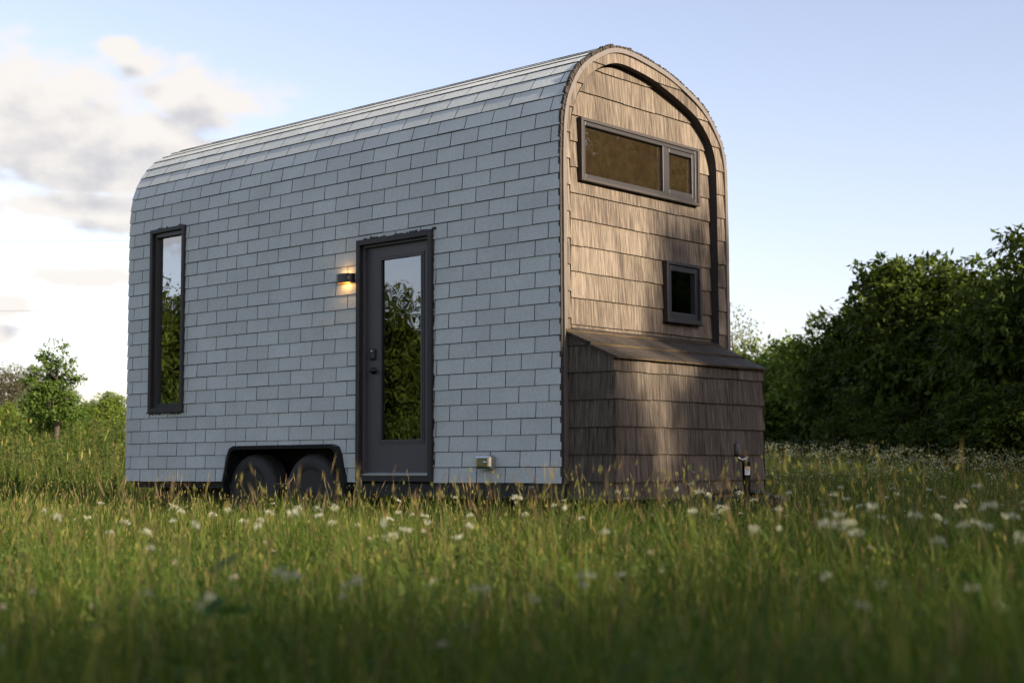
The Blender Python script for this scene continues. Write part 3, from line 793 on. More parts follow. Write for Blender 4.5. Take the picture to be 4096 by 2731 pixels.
# potted cactus inside the lower gable window
pc = thing('potted_cactus', 'small round green pot with cactus on the sill behind the lower gable window', 'pot plant', (-.215, 1.905, W_SMALL[2] + .0755 + Z0))
b0 = W_SMALL[2] + .0755
mb = MB(); mb.lathe([(.02, 0), (.032, .0), (.043, .02), (.046, .045), (.040, .066), (.036, .066), (.034, .05)], (-.215, 1.905, b0), 2, 22); mb.build('pot', m_pot, pc, Z0)
mb = MB()
rings = []
for j in range(9):
    a = j / 8 * math.pi * .55
    rings.append([(-.215 + .034 * math.cos(a) * (1 + .12 * math.cos(9 * t)) * math.cos(t), 1.905 + .034 * math.cos(a) * (1 + .12 * math.cos(9 * t)) * math.sin(t), b0 + .05 + .045 * math.sin(a)) for t in [2 * math.pi * q / 36 for q in range(36)]])
mb.ring(rings); mb.build('cactus', m_cactus, pc, Z0)

# ------------------------------------------------------------------ ground
def smooth(a, b, x):
    t = np.clip((x - a) / (b - a), 0, 1); return t * t * (3 - 2 * t)
def ground_h(x, y):
    x = np.asarray(x, float); y = np.asarray(y, float)
    f = (x - CAM.x) * FWD.x + (y - CAM.y) * FWD.y; r = (x - CAM.x) * RGT.x + (y - CAM.y) * RGT.y
    side = smooth(-1.0, 3.5, r - .02 * f)
    amp = 1.15 * (1 - side) + .42 * side
    rise = smooth(16.5, 31, f) * (1 - .8 * smooth(36, 80, f))
    lump = .03 * np.sin(x * .9 + 1) * np.cos(y * .8) + .05 * np.sin(x * .31 + 2) * np.sin(y * .27)
    far = smooth(17, 24, f)
    near = 1 - smooth(.0, 1.2, np.abs(x + 2.6) - 3.6) * 1.0
    house_flat = np.where((x > -6.5) & (x < 1.5) & (y > -1) & (y < 3.2), 0.25, 1.0)
    return amp * rise + lump * house_flat + .12 * far * np.sin(r * .5 + f * .3)
gm, gt, gpb, go_ = base_mat('meadow_soil')
tc = nd(gt, 'ShaderNodeTexCoord'); n1 = nd(gt, 'ShaderNodeTexNoise', inp={'Scale': .8, 'Detail': 8, 'Roughness': .7}); gt.links.new(tc.outputs['Object'], n1.inputs['Vector'])
rp = nd(gt, 'ShaderNodeValToRGB'); gt.links.new(n1.outputs['Fac'], rp.inputs[0])
rp.color_ramp.elements[0].position = .3; rp.color_ramp.elements[0].color = (.018, .022, .008, 1); rp.color_ramp.elements[1].position = .75; rp.color_ramp.elements[1].color = (.055, .062, .02, 1)
gt.links.new(rp.outputs[0], gpb.inputs['Base Color']); gpb.inputs['Roughness'].default_value = 1; gpb.inputs['Specular IOR Level'].default_value = .1
gx = np.r_[-900, -500, -250, -130, np.arange(-80, 81, 1.0), 130, 250, 500, 900]
gv = []; 
GX, GY = np.meshgrid(gx, gx, indexing='ij'); GZ = ground_h(GX, GY)
vv = np.stack([GX, GY, GZ], -1).reshape(-1, 3); n = len(gx)
ii = np.arange(n * n).reshape(n, n)
qf = np.stack([ii[:-1, :-1], ii[1:, :-1], ii[1:, 1:], ii[:-1, 1:]], -1).reshape(-1, 4)
me = bpy.data.meshes.new('ground'); me.from_pydata(vv.tolist(), [], qf.tolist()); me.materials.append(gm)
me.polygons.foreach_set('use_smooth', [True] * len(me.polygons))
go = bpy.data.objects.new('ground', me); COL.objects.link(go); go['kind'] = 'structure'; go['label'] = 'rough meadow ground under the tall grass rising gently behind the house'

# ------------------------------------------------------------------ vegetation (numpy leaf soup)
class Soup:
    def __init__(s): s.V = []; s.Q = []; s.T = []; s.C = []; s.n = 0
    def add(s, V, Q, T, C):
        s.V.append(V); s.C.append(C)
        if Q is not None: s.Q.append(Q + s.n)
        if T is not None: s.T.append(T + s.n)
        s.n += len(V)
    def diamonds(s, base, ax, sd, ln, wd, col, mid=.45):
        n = len(base); ln = np.broadcast_to(np.asarray(ln, float), (n,))[:, None]; wd = np.broadcast_to(np.asarray(wd, float), (n,))[:, None]
        V = np.stack([base, base + ax * ln * mid + sd * wd * .5, base + ax * ln, base + ax * ln * mid - sd * wd * .5], 1).reshape(-1, 3)
        s.add(V, np.arange(4 * n).reshape(n, 4), None, np.repeat(col, 4, 0))
    def blades(s, root, h, w, head, lean, curl, col):
        n = len(root); d = np.stack([np.cos(head), np.sin(head), 0 * head], 1); a2 = head + rg.uniform(.7, 2.4, n); sd = np.stack([np.cos(a2), np.sin(a2), 0 * a2], 1)
        vs = []
        for t in (0, .4, .75):
            c = root + np.stack([d[:, 0] * h * (lean * t + curl * t * t), d[:, 1] * h * (lean * t + curl * t * t), h * t * (1 - .25 * curl * t)], 1)
            ww = (w * (1 - .55 * t ** 1.5) * .5)[:, None]
            vs += [c - sd * ww, c + sd * ww]
        t = 1.0
        vs.append(root + np.stack([d[:, 0] * h * (lean + curl), d[:, 1] * h * (lean + curl), h * (1 - .25 * curl)], 1))
        V = np.stack(vs, 1).reshape(-1, 3); b = (np.arange(n) * 7)[:, None]
        Q = np.concatenate([b + np.array([[0, 1, 3, 2]]), b + np.array([[2, 3, 5, 4]])]); T = b + np.array([[4, 5, 6]])
        s.add(V, Q, T, np.repeat(col, 7, 0))
        return vs[-1]
    def build(s, name, mat, parent=None, smooth_=True):
        V = np.concatenate(s.V); C = np.concatenate(s.C)
        Q = np.concatenate(s.Q) if s.Q else np.zeros((0, 4), int); T = np.concatenate(s.T) if s.T else np.zeros((0, 3), int)
        me = bpy.data.meshes.new(name); me.vertices.add(len(V)); me.vertices.foreach_set('co', V.astype(np.float32).ravel())
        lv = np.concatenate([Q.ravel(), T.ravel()]).astype(np.int32)
        me.loops.add(len(lv)); me.loops.foreach_set('vertex_index', lv)
        st = np.concatenate([np.arange(len(Q)) * 4, len(Q) * 4 + np.arange(len(T)) * 3]).astype(np.int32)
        me.polygons.add(len(st)); me.polygons.foreach_set('loop_start', st)
        me.update(calc_edges=True)
        a = me.color_attributes.new('col', 'FLOAT_COLOR', 'POINT'); a.data.foreach_set('color', np.concatenate([C, np.ones((len(C), 1))], 1).astype(np.float32).ravel())
        me.materials.append(mat)
        o = bpy.data.objects.new(name, me); COL.objects.link(o); put(o, parent)
        return o
def unit(v): return v / (np.linalg.norm(v, axis=1, keepdims=True) + 1e-9)
def mixcol(a, b, t): return np.asarray(a)[None] * (1 - t[:, None]) + np.asarray(b)[None] * t[:, None]

def scatter(f0, f1, dens, margin=2.3, rmin=None, rmax=None):
    """uniform points on the ground between two distances, across the field of view and a little beyond"""
    k = .365
    A = k * (f1 ** 2 - f0 ** 2) + 2 * margin * (f1 - f0); n = int(A * dens)
    f = np.sqrt(rg.uniform(f0 ** 2, f1 ** 2, n * 2)); r = rg.uniform(-1, 1, n * 2) * (k * f1 + margin)
    ok = np.abs(r) < k * f + margin; f, r = f[ok], r[ok]
    keep = int(A * dens); f, r = f[:keep], r[:keep]
    if rmin is not None: m = r > rmin; f, r = f[m], r[m]
    if rmax is not None: m = r < rmax; f, r = f[m], r[m]
    x = CAM.x + f * FWD.x + r * RGT.x; y = CAM.y + f * FWD.y + r * RGT.y
    inside = (x > -L - .05) & (x < .05) & (y > .12) & (y < 2.4)
    inside |= (x > 0) & (x < .45) & (y > .2) & (y < 2.1)
    for wx in (-3.805, -2.965): inside |= (np.abs(x - wx) < .36) & (y > .0) & (y < .3)
    x, y, f, r = x[~inside], y[~inside], f[~inside], r[~inside]
    return np.stack([x, y, ground_h(x, y)], 1), f, r
def patch(x, y, s, seed=0):
    return .5 + .25 * (np.sin(x * s + seed) + np.sin(y * s * 1.3 + 2 * seed + 1.7)) + .25 * np.sin((x + y) * s * 2.1 + seed * 3) * np.sin((x - y) * s * 1.7)
G1, G2, G3 = (.024, .048, .007), (.096, .132, .020), (.20, .17, .055)
def grass(name, zones, label):
    s = Soup()
    for (f0, f1, dens, wk) in zones:
        P, f, r = scatter(f0, f1, dens)
        n = len(P); pt = patch(P[:, 0], P[:, 1], 1.1, 2)
        h = rg.uniform(.10, .30, n) * (.65 + .6 * pt) * np.where(f > 18, 1.35, 1.0)
        w = rg.uniform(.0022, .0050, n) * wk
        wide = rg.random(n) < .10; w = np.where(wide, w * 2.2, w)
        t = np.clip(rg.beta(1.4, 2.2, n) + .25 * (pt - .5), 0, 1)
        col = mixcol(G1, G2, t); dry = rg.random(n) < .13; col[dry] = mixcol(G2, G3, rg.random(dry.sum()))
        s.blades(P, h, w, rg.uniform(0, 6.28, n), rg.uniform(0, .35, n), rg.uniform(0, .5, n) * (rg.random(n) < .7), col)
        # flowering stems with seed heads
        P, f, r = scatter(f0, f1, dens * .12); n = len(P)
        pt = patch(P[:, 0], P[:, 1], .8, 5)
        h = (.17 + .33 * rg.random(n) ** 2.2) * (.75 + .45 * pt) * np.where(f > 18, 1.4, 1.0)
        kind = rg.random(n); col = mixcol((.10, .115, .03), (.20, .16, .075), rg.random(n))
        tip = s.blades(P, h, np.full(n, .0016) * wk, rg.uniform(0, 6.28, n), rg.uniform(0, .2, n), rg.uniform(0, .25, n), col)
        ax = unit(np.stack([rg.normal(0, .22, n), rg.normal(0, .22, n), np.ones(n)], 1)); sd = unit(np.cross(ax, rg.normal(0, 1, (n, 3))))
        hl = np.where(kind < .5, rg.uniform(.035, .09, n), rg.uniform(.015, .03, n)); hw = np.where(kind < .5, rg.uniform(.0032, .0055, n), rg.uniform(.004, .008, n)) * wk ** .7
        hc = np.where((kind < .30)[:, None], mixcol((.16, .105, .065), (.27, .19, .11), rg.random(n)), mixcol((.17, .19, .045), (.34, .30, .10), rg.random(n)))
        b = tip - ax * (hl * .6)[:, None]
        s.diamonds(b, ax, sd, hl, hw, hc); s.diamonds(b, ax, np.cross(ax, sd), hl, hw, hc)
        # scattered tall stems standing above the sward
        if f0 > 3 and f0 < 17:
            P, f, r = scatter(f0, f1, 15 if f0 == 7.0 else 9); pt = patch(P[:, 0], P[:, 1], 1.6, 9); P = P[(rg.random(len(P)) < np.clip(2.2 * pt - .7, 0.05, 1)) & ~((P[:, 0] > .75) & (P[:, 0] < 2.8) & (P[:, 1] > -1.7) & (P[:, 1] < 1.3))]; n = len(P)
            h = rg.uniform(.36, .60, n); tip = s.blades(P, h, np.full(n, .0022) * wk, rg.uniform(0, 6.28, n), rg.uniform(0, .3, n), rg.uniform(0, .3, n), mixcol((.11, .14, .03), (.22, .19, .08), rg.random(n)))
            ax = unit(np.stack([rg.normal(0, .3, n), rg.normal(0, .3, n), np.ones(n)], 1)); sd = unit(np.cross(ax, rg.normal(0, 1, (n, 3)))); hl = rg.uniform(.05, .11, n); hw = rg.uniform(.003, .0055, n)
            hc = mixcol((.24, .22, .09), (.36, .26, .16), rg.random(n)); b = tip - ax * (hl * .6)[:, None]
            s.diamonds(b, ax, sd, hl, hw, hc); s.diamonds(b, ax, np.cross(ax, sd), hl, hw, hc)
        # tussocks of long arching blades
        P, f, r = scatter(f0, f1, 5.5 if f0 < 17 else 1.5); m = 26; n = len(P) * m
        P = np.repeat(P, m, 0) + np.stack([rg.normal(0, .05, n), rg.normal(0, .05, n), np.zeros(n)], 1)
        tone = np.repeat(rg.random(n // m), m)
        s.blades(P, rg.uniform(.22, .46, n), rg.uniform(.004, .008, n) * wk ** .7, rg.uniform(0, 6.28, n), rg.uniform(.05, .5, n), rg.uniform(.1, .8, n), mixcol((.028, .066, .010), (.105, .145, .022), np.clip(tone + rg.normal(0, .15, n), 0, 1)))
        # low leafy herbs: clover, plantain, vetch
        P, f, r = scatter(f0, f1, dens * .075); n = len(P); m = 7
        h = rg.uniform(.08, .30, n)
        base = np.repeat(P, m, 0) + np.stack([rg.normal(0, .02, n * m), rg.normal(0, .02, n * m), np.repeat(h, m) * rg.uniform(.25, 1, n * m)], 1)
        ax = unit(np.stack([rg.normal(0, 1, n * m), rg.normal(0, 1, n * m), rg.uniform(-.1, .9, n * m)], 1)); sd = unit(np.cross(ax, np.stack([rg.normal(0, .4, n * m), rg.normal(0, .4, n * m), np.ones(n * m)], 1)))
        s.diamonds(base, ax, sd, rg.uniform(.02, .05, n * m) * wk ** .5, rg.uniform(.008, .02, n * m) * wk ** .5, mixcol((.035, .07, .015), (.10, .15, .03), rg.random(n * m)))
    o = s.build(name, m_grass); o['kind'] = 'stuff'; o['label'] = label
    return o
grass('meadow_grass', [(.9, 3.2, 1150, 1.0), (3.2, 7.0, 1300, 1.0), (7.0, 11.5, 1300, 1.15), (11.5, 17.5, 850, 1.5)], 'tall seeding meadow grass in front of and around the house')
grass('far_meadow_grass', [(17.5, 24, 420, 2.2), (24, 34, 260, 3.0), (34, 44, 60, 4)], 'meadow grass climbing the slope behind the house')

# tall white-flowering field to the right: nobody could count these
s = Soup()
P, f, r = scatter(11, 32, 15, rmin=1.2); m = r > (.9 + .03 * f); P, f = P[m], f[m]; n = len(P)
h = rg.uniform(.38, .60, n) + .12 * smooth(17, 24, f)
tip = s.blades(P, h, .0022 * (1 + f / 14), rg.uniform(0, 6.28, n), rg.uniform(0, .12, n), rg.uniform(0, .12, n), mixcol((.06, .09, .022), (.12, .14, .04), rg.random(n)))
m = 5
base = np.repeat(tip, m, 0) + np.stack([rg.normal(0, .020, n * m), rg.normal(0, .020, n * m), rg.normal(0, .012, n * m)], 1)
ax = unit(np.stack([rg.normal(0, 1, n * m), rg.normal(0, 1, n * m), rg.uniform(.2, 1, n * m)], 1)); sd = unit(np.cross(ax, rg.normal(0, 1, (n * m, 3))))
s.diamonds(base, ax, sd, rg.uniform(.012, .026, n * m), rg.uniform(.010, .020, n * m), mixcol((.18, .21, .12), (.42, .43, .36), rg.random(n * m)))
o = s.build('flowering_field', m_grass); o['kind'] = 'stuff'; o['label'] = 'field of tall stems with tiny white flowers right of the house'

# leafy upright weeds on the left slope
s = Soup()
P, f, r = scatter(16.2, 31, 7.5, rmax=-2.0); m = r < -.16 * f; P, f = P[m], f[m]; n = len(P)
h = rg.uniform(.35, .78, n) * (.6 + .6 * patch(P[:, 0], P[:, 1], .45, 1)); k = 26
u = np.tile(np.linspace(.12, 1, k), n); ang = rg.uniform(0, 6.28, n * k)
base = np.repeat(P, k, 0); base[:, 2] += np.repeat(h, k) * u
ax = unit(np.stack([np.cos(ang), np.sin(ang), rg.uniform(.15, 1.1, n * k)], 1)); sd = unit(np.cross(ax, np.array([[0, 0, 1.]]) + rg.normal(0, .2, (n * k, 3))))
cc_ = np.repeat(mixcol((.042, .078, .016), (.105, .145, .034), rg.random(n)), k, 0)
s.diamonds(base, ax, sd, rg.uniform(.07, .14, n * k) * (1.1 - .6 * u), rg.uniform(.02, .04, n * k), cc_)
s.blades(P, h, np.full(n, .008), rg.uniform(0, 6, n), np.zeros(n) + .05, np.zeros(n), mixcol((.1, .11, .03), (.15, .13, .05), rg.random(n)))
tipb = P + np.stack([0 * h, 0 * h, h], 1); mm = rg.random(n) < .25
ax = unit(np.stack([rg.normal(0, .15, n), rg.normal(0, .15, n), np.ones(n)], 1)); sd = unit(np.cross(ax, rg.normal(0, 1, (n, 3))))
s.diamonds(tipb[mm], ax[mm], sd[mm], rg.uniform(.08, .18, mm.sum()), rg.uniform(.02, .04, mm.sum()), mixcol((.2, .19, .05), (.32, .29, .09), rg.random(mm.sum())))
o = s.build('leafy_weeds', m_grass); o['kind'] = 'stuff'; o['label'] = 'leafy upright weeds on the slope left of the house'

# ---- wildflowers one can point at: each a thing
def flower_mesh(kind, seed):
    g = np.random.default_rng(seed); s = Soup(); h = 1.0
    root = np.zeros((1, 3)); tip = s.blades(root, np.array([h]), np.array([.0032 / .42 * 1.0 * .42]), np.array([g.uniform(0, 6)]), np.array([.08]), np.array([.06]), np.array([[.09, .115, .03]]))[0]
    if kind == 0:      # flat white umbel
        n = 46; hr = g.uniform(.016, .032); rr = np.sqrt(g.random(n)) * hr; a = g.uniform(0, 6.28, n)
        c = tip + np.stack([rr * np.cos(a), rr * np.sin(a), .014 - 9 * rr ** 2 + g.normal(0, .004, n)], 1)
        ax = unit(np.stack([np.cos(a) + g.normal(0, .6, n), np.sin(a) + g.normal(0, .6, n), g.uniform(-.2, 1.2, n)], 1)); sd = unit(np.cross(ax, g.normal(0, 1, (n, 3))))
        s.diamonds(c, ax, sd, g.uniform(.006, .011, n), g.uniform(.005, .009, n), mixcol((.34, .36, .27), (.50, .51, .44), g.random(n)))
        k = 9; a = np.linspace(0, 6.28, k, endpoint=False); b = np.repeat((tip - np.array([0, 0, .03]))[None], k, 0)
        ax = unit(np.stack([np.cos(a) * .022, np.sin(a) * .022, np.full(k, .036)], 1)); s.diamonds(b, ax, unit(np.cross(ax, np.array([[.3, .2, 1.]]))), .043, .0016, np.repeat([[.10, .13, .04]], k, 0))
    elif kind == 1:    # round white clover / daisy-like head
        n = 54; d = unit(g.normal(0, 1, (n, 3))); d[:, 2] = np.abs(d[:, 2]) * .9 - .1
        ax = unit(d + g.normal(0, .25, (n, 3))); sd = unit(np.cross(ax, g.normal(0, 1, (n, 3))))
        s.diamonds(tip + d * .006, ax, sd, g.uniform(.009, .014, n), .0045, mixcol((.40, .34, .30), (.55, .50, .43), g.random(n)))
    else:              # small yellow flower
        n = 12; a = g.uniform(0, 6.28, n); ax = unit(np.stack([np.cos(a), np.sin(a), g.uniform(.1, .6, n)], 1)); sd = unit(np.cross(ax, np.array([[0.1, 0.05, 1.]])))
        s.diamonds(np.repeat(tip[None], n, 0), ax, sd, g.uniform(.008, .012, n), .008, mixcol((.62, .40, .02), (.7, .52, .05), g.random(n)))
    n = 5; hgt = g.uniform(.1, .6, n); a = g.uniform(0, 6.28, n)
    base = np.stack([.08 * hgt, 0 * hgt, hgt], 1) * np.array([[0, 0, 1]]); ax = unit(np.stack([np.cos(a), np.sin(a), g.uniform(.2, .9, n)], 1)); sd = unit(np.cross(ax, np.array([[.1, .2, 1.]])))
    s.diamonds(base, ax, sd, .05, .012, np.repeat([[.07, .10, .025]], n, 0))
    return s
FLOW = [('white_umbel_flower', 'flat white lacy flower head on a thin stem in the meadow grass', 'flat white flowers in the meadow', 0, 8),
        ('white_clover_flower', 'small round cream-white flower head in the meadow grass', 'round cream flowers in the meadow', 1, 3),
        ('yellow_wildflower', 'tiny yellow flower low in the meadow grass', 'yellow flowers in the meadow', 2, 2)]
protos = {}
HB = .40
for nm, lb, gr, kd, nv in FLOW:
    protos[kd] = [flower_mesh(kd, 50 + 7 * kd + j) for j in range(nv)]
def place_flower(kd, x, y, h, j, first={}):
    nm, lb, gr, _, _ = FLOW[kd]
    key = (kd, j); z = float(ground_h(x, y))
    if key not in first:
        sp = protos[kd][j]
        for k, V in enumerate(sp.V): pass
        o = sp.build(nm, m_petal); first[key] = o
    else:
        o = first[key].copy(); COL.objects.link(o)
    tag(o, lb, 'wildflower', gr)
    o.location = (x, y, z - .01); o.rotation_euler = (rnd.gauss(0, .22), rnd.gauss(0, .22), rnd.uniform(0, 6.28))
    return o
# the stems above are 1 m long in their own mesh: shorten them to meadow height, heads keep their size
for kd in protos:
    for sp in protos[kd]:
        for k in range(len(sp.V)):
            V = sp.V[k]
            if k == 0 or k == len(sp.V) - 1: V[:, 2] *= HB; V[:, :2] *= HB
            else:
                t0 = sp.V[0][6] if sp.V[0][6][2] < .9 else sp.V[0][6]
        tipl = sp.V[0][6].copy()
        for k in range(1, len(sp.V) - 1): sp.V[k] += tipl - np.array([tipl[0] / HB, tipl[1] / HB, tipl[2] / HB])
cnt = 0
def flowers(kd, n, f0, f1, h0, h1, bias=0.0, rmin=-9, rmax=9):
    P, f, r = scatter(f0, f1, max(4, 6 * n / (.365 * (f1 ** 2 - f0 ** 2) + 1)), .3, rmin, rmax)
    idx = rg.permutation(len(P))
    w = rg.random(len(P)) < np.clip(.5 + bias * r / (.35 * f), .05, 1); idx = [i for i in idx if w[i]][:n]
    for i in idx:
        h = rnd.uniform(h0, h1); o = place_flower(kd, P[i, 0], P[i, 1], h, rnd.randrange(FLOW[kd][4])); s_ = h / HB
        k_ = rnd.uniform(.4, .8); o.scale = (k_, k_, s_)
flowers(0, 24, 2.3, 3.8, .28, .38, .25)
flowers(0, 95, 3.4, 7.0, .34, .46, .30)
flowers(0, 30, 6.5, 11.0, .34, .46, .45)
flowers(1, 16, 2.2, 5.5, .24, .36, .1)
flowers(1, 22, 5.0, 11.0, .26, .38, .0)
flowers(2, 12, 2.2, 5.0, .16, .26, .2)

# ---- broad-leaved weeds in the blurred foreground
def weed(seed, h, nl, ll):
    g = np.random.default_rng(seed); s = Soup()
    s.blades(np.zeros((3, 3)), np.array([h, h * .8, h * .7]), np.full(3, .008), g.uniform(0, 6, 3), np.array([.05, .2, .25]), np.full(3, .1), np.repeat([[.06, .09, .025]], 3, 0))
    hh = g.uniform(.25, 1, nl) * h; a = g.uniform(0, 6.28, nl); b = np.stack([.03 * np.cos(a), .03 * np.sin(a), hh], 1)
    for side in (1, -1):
        ax = unit(np.stack([np.cos(a), np.sin(a), g.uniform(-.05, .55, nl)], 1)); up = unit(np.stack([g.normal(0, .2, nl), g.normal(0, .2, nl), np.ones(nl)], 1)); sd = unit(np.cross(ax, up))
        for q in range(3):
            t = q / 3
            s.diamonds(b + ax * (ll * t * .5)[:, None] if False else b + ax * ll * t * .45, unit(ax + sd * side * .35), sd, ll * (.75 - .1 * q), ll * .34, np.repeat([[.050 + .008 * (seed % 5), .120, .020]], nl, 0))
    return s
WD = [(2.55, -.55, .40, 20, .10, 'broad-leaved green weed, tallest blurred one in the left foreground'), (2.2, .22, .26, 16, .09, 'low broad-leaved weed at the bottom centre of the meadow')]
for i, (f, r, h, nl, ll, lb) in enumerate(WD):
    o = weed(70 + i, h, nl, ll).build('broad_leaved_weed', m_grass); x, y = FR(f, r); o.location = (x, y, float(ground_h(x, y)) - .01); tag(o, lb, 'weed', 'broad-leaved weeds in the foreground')

# ------------------------------------------------------------------ trees
def branchwork(g, h, rad, nb, spread, mat_r=1.0, first=.25):
    mb = MB(); r0 = .022 * h * mat_r
    pts = [Vector((0, 0, -.1))]; rr = [r0 * 1.3]
    for k in range(1, 7): pts.append(Vector((g.normal(0, .02 * h), g.normal(0, .02 * h), h * .82 * k / 6))); rr.append(r0 * (1 - .8 * k / 6))
    mb.tube(pts, rr, 8); tips = []
    for b in range(nb):
        t = g.uniform(first, .95); i = min(int(t * 6), 5); p = pts[i].lerp(pts[i + 1], t * 6 - i); a = g.uniform(0, 6.28) ; ln = rad * g.uniform(.45, .78) * (1.1 - .55 * t)
        q1 = p + Vector((math.cos(a) * ln * .5, math.sin(a) * ln * .5, ln * g.uniform(.2, .5))); q2 = p + Vector((math.cos(a + .2) * ln, math.sin(a + .2) * ln, ln * g.uniform(.35, .9)))
        mb.tube([p, q1, q2], [r0 * .4 * (1 - t * .6), r0 * .24, r0 * .08], 5); tips.append(q2)
        for c in range(2):
            q3 = q1.lerp(q2, g.uniform(.2, .8)); q4 = q3 + Vector(g.normal(0, ln * .25, 3)) + Vector((0, 0, ln * .15)); mb.tube([q3, q4], [r0 * .1, r0 * .04], 4); tips.append(q4)
    return mb, tips
def crown(g, h, rx, base, lobes, ncl, nlf, ll, c0, c1, droop=.45, fill=.3, lobe_r=(.26, .46), spread=.085, zsq=.85):
    s = Soup(); ch = (h - base); cz = base + ch * .5
    Ls = []
    for i in range(lobes):
        d = unit(g.normal(0, 1, (1, 3)))[0]; k = g.uniform(.35, .80)
        zz = cz + d[2] * ch * .5 * k
        taper = 1 - .35 * max(0, (zz - cz) / (ch * .5))
        Ls.append((np.array([d[0] * rx * k * taper, d[1] * rx * k * taper, zz]), rx * g.uniform(*lobe_r) * (.75 + .4 * taper)))
    Ls.append((np.array([0, 0, h - rx * .32]), rx * .34))
    for c, r in Ls:
        d = unit(g.normal(0, 1, (ncl, 3)) + np.array([[0, 0, .25]]))
        q = np.where(g.random(ncl) < fill, g.uniform(.2, .8, ncl), g.uniform(.82, 1.08, ncl)) * (1 + .16 * np.sin(d[:, 0] * 5 + c[0] * 3) * np.sin(d[:, 2] * 6 + c[1]))
        P = c[None] + d * (r * q)[:, None] * np.array([[1, 1, zsq]])
        P[:, 2] = np.maximum(P[:, 2], .1)
        sh = np.repeat(g.random(ncl), nlf)
        ctr = np.repeat(P, nlf, 0) + g.normal(0, spread, (ncl * nlf, 3)) * np.array([[1, 1, .6]])
        dr = np.repeat(d, nlf, 0)
        ax = unit(dr * .5 + g.normal(0, .55, (ncl * nlf, 3)) + np.array([[0, 0, -droop]])); up = unit(dr * .6 + g.normal(0, .35, (ncl * nlf, 3)) + np.array([[0, 0, .7]])); sd = unit(np.cross(ax, up))
        n = ncl * nlf
        s.diamonds(ctr, ax, sd, ll * g.uniform(.7, 1.3, n), ll * g.uniform(.38, .6, n), mixcol(c0, c1, np.clip(.6 * sh + .4 * g.random(n), 0, 1)))
    return s
DK0, DK1 = (.014, .026, .005), (.085, .118, .016)
LT0, LT1 = (.045, .085, .016), (.10, .15, .028)
BR0, BR1 = (.055, .055, .030), (.095, .088, .050)
KIND = {  # h, rx, base, lobes, clusters, leaves, leaf, colours, extra
    'broad': dict(h=5.6, rx=2.6, base=.1, lobes=30, ncl=70, nlf=8, ll=.21, c0=DK0, c1=DK1),
    'round': dict(h=5.0, rx=2.2, base=.1, lobes=24, ncl=70, nlf=8, ll=.20, c0=DK0, c1=DK1),
    'upright': dict(h=6.4, rx=2.0, base=.2, lobes=26, ncl=70, nlf=8, ll=.21, c0=DK0, c1=DK1),
    'bushy': dict(h=3.4, rx=1.7, base=.05, lobes=20, ncl=75, nlf=8, ll=.12, c0=LT0, c1=LT1),
    'sunny': dict(h=3.4, rx=1.7, base=.05, lobes=22, ncl=70, nlf=8, ll=.14, c0=(.07, .115, .018), c1=(.16, .21, .03)),  # brighter leaf colours stand in for sunlight on the crown
    'sparse': dict(h=4.2, rx=1.15, base=.15, lobes=32, ncl=20, nlf=8, ll=.12, c0=LT0, c1=LT1, fill=.1, lobe_r=(.12, .24), spread=.06),
    'brown': dict(h=3.6, rx=1.9, base=.3, lobes=22, ncl=60, nlf=8, ll=.085, c0=BR0, c1=BR1, spread=.12),
    'wispy': dict(h=3.3, rx=.8, base=1.2, lobes=24, ncl=14, nlf=6, ll=.07, c0=(.10, .12, .045), c1=(.16, .17, .07), fill=.2, lobe_r=(.18, .32), spread=.10),
    'tall': dict(h=9.0, rx=3.2, base=.3, lobes=40, ncl=95, nlf=7, ll=.27, c0=DK0, c1=DK1, spread=.16, fill=.45),
}
TP = {}
def tree(kind, x, y, h, label, cat='tree', group=None, rot=None, wid=1.0, name='leafy_tree'):
    k = KIND[kind]; z = float(ground_h(x, y)); var = len([1 for q in TP if q[0] == kind]) 
    key = (kind, 0 if kind in ('wispy', 'sparse') else rnd.randrange(2))
    t = thing(name, label, cat, (0, 0, 0), group)
    if key not in TP:
        g = np.random.default_rng(300 + 17 * list(KIND).index(kind) + key[1])
        mbr, tips = branchwork(g, k['h'], k['rx'], 16, 0); tr = mbr.build('trunk', m_bark, t)
        kk = {a: b for a, b in k.items()}
        cr = crown(g, kk.pop('h'), kk.pop('rx'), kk.pop('base'), kk.pop('lobes'), kk.pop('ncl'), kk.pop('nlf'), kk.pop('ll'), kk.pop('c0'), kk.pop('c1'), **kk).build('crown', m_leaf, t)
        for o in (tr, cr): o.matrix_parent_inverse = Matrix.Identity(4)
        TP[key] = (tr, cr)
    else:
        for src in TP[key]:
            o = src.copy(); COL.objects.link(o); o.parent = t; o.matrix_parent_inverse = Matrix.Identity(4)
    sc = h / k['h']
    t.location = (x, y, z - .03); t.scale = (sc * wid, sc * wid, sc); t.rotation_euler = (0, 0, rnd.uniform(0, 6.28) if rot is None else rot)
    return t
def at_px(px, py, F):
    """ground position under an image column at distance F, and the height of an image row above the ground there"""
    r = (px - 2048) / 5859 * F; x, y = FR(F, r)
    zt = CAM.z + (1865.5 - .0048 * (px - 2048) - py) / 5859 * F
    return x, y, zt - float(ground_h(x, y))
def px_tree(kind, px, py, F, *a, **k):
    x, y, h = at_px(px, py, F); return tree(kind, x, y, h, *a, **k)
GW = 'dark trees along the right edge of the meadow'
px_tree('upright', 4110, 885, 29, 'tallest dark tree of the right-hand wood, cut by the photo edge', group=GW)
px_tree('round', 3910, 1010, 31, 'dark leafy tree just left of the tallest one in the right-hand wood', group=GW)
px_tree('broad', 3640, 990, 33, 'broad dark tree with a flat-topped crown in the right-hand wood', group=GW, wid=.95)
px_tree('round', 3450, 1225, 36, 'dark rounded tree stepping down left of the flat-topped one', group=GW)
px_tree('sunny', 3310, 1285, 38, 'bushy tree in sunlit leaf colours at the low left end of the right-hand wood', group=GW, wid=1.1)
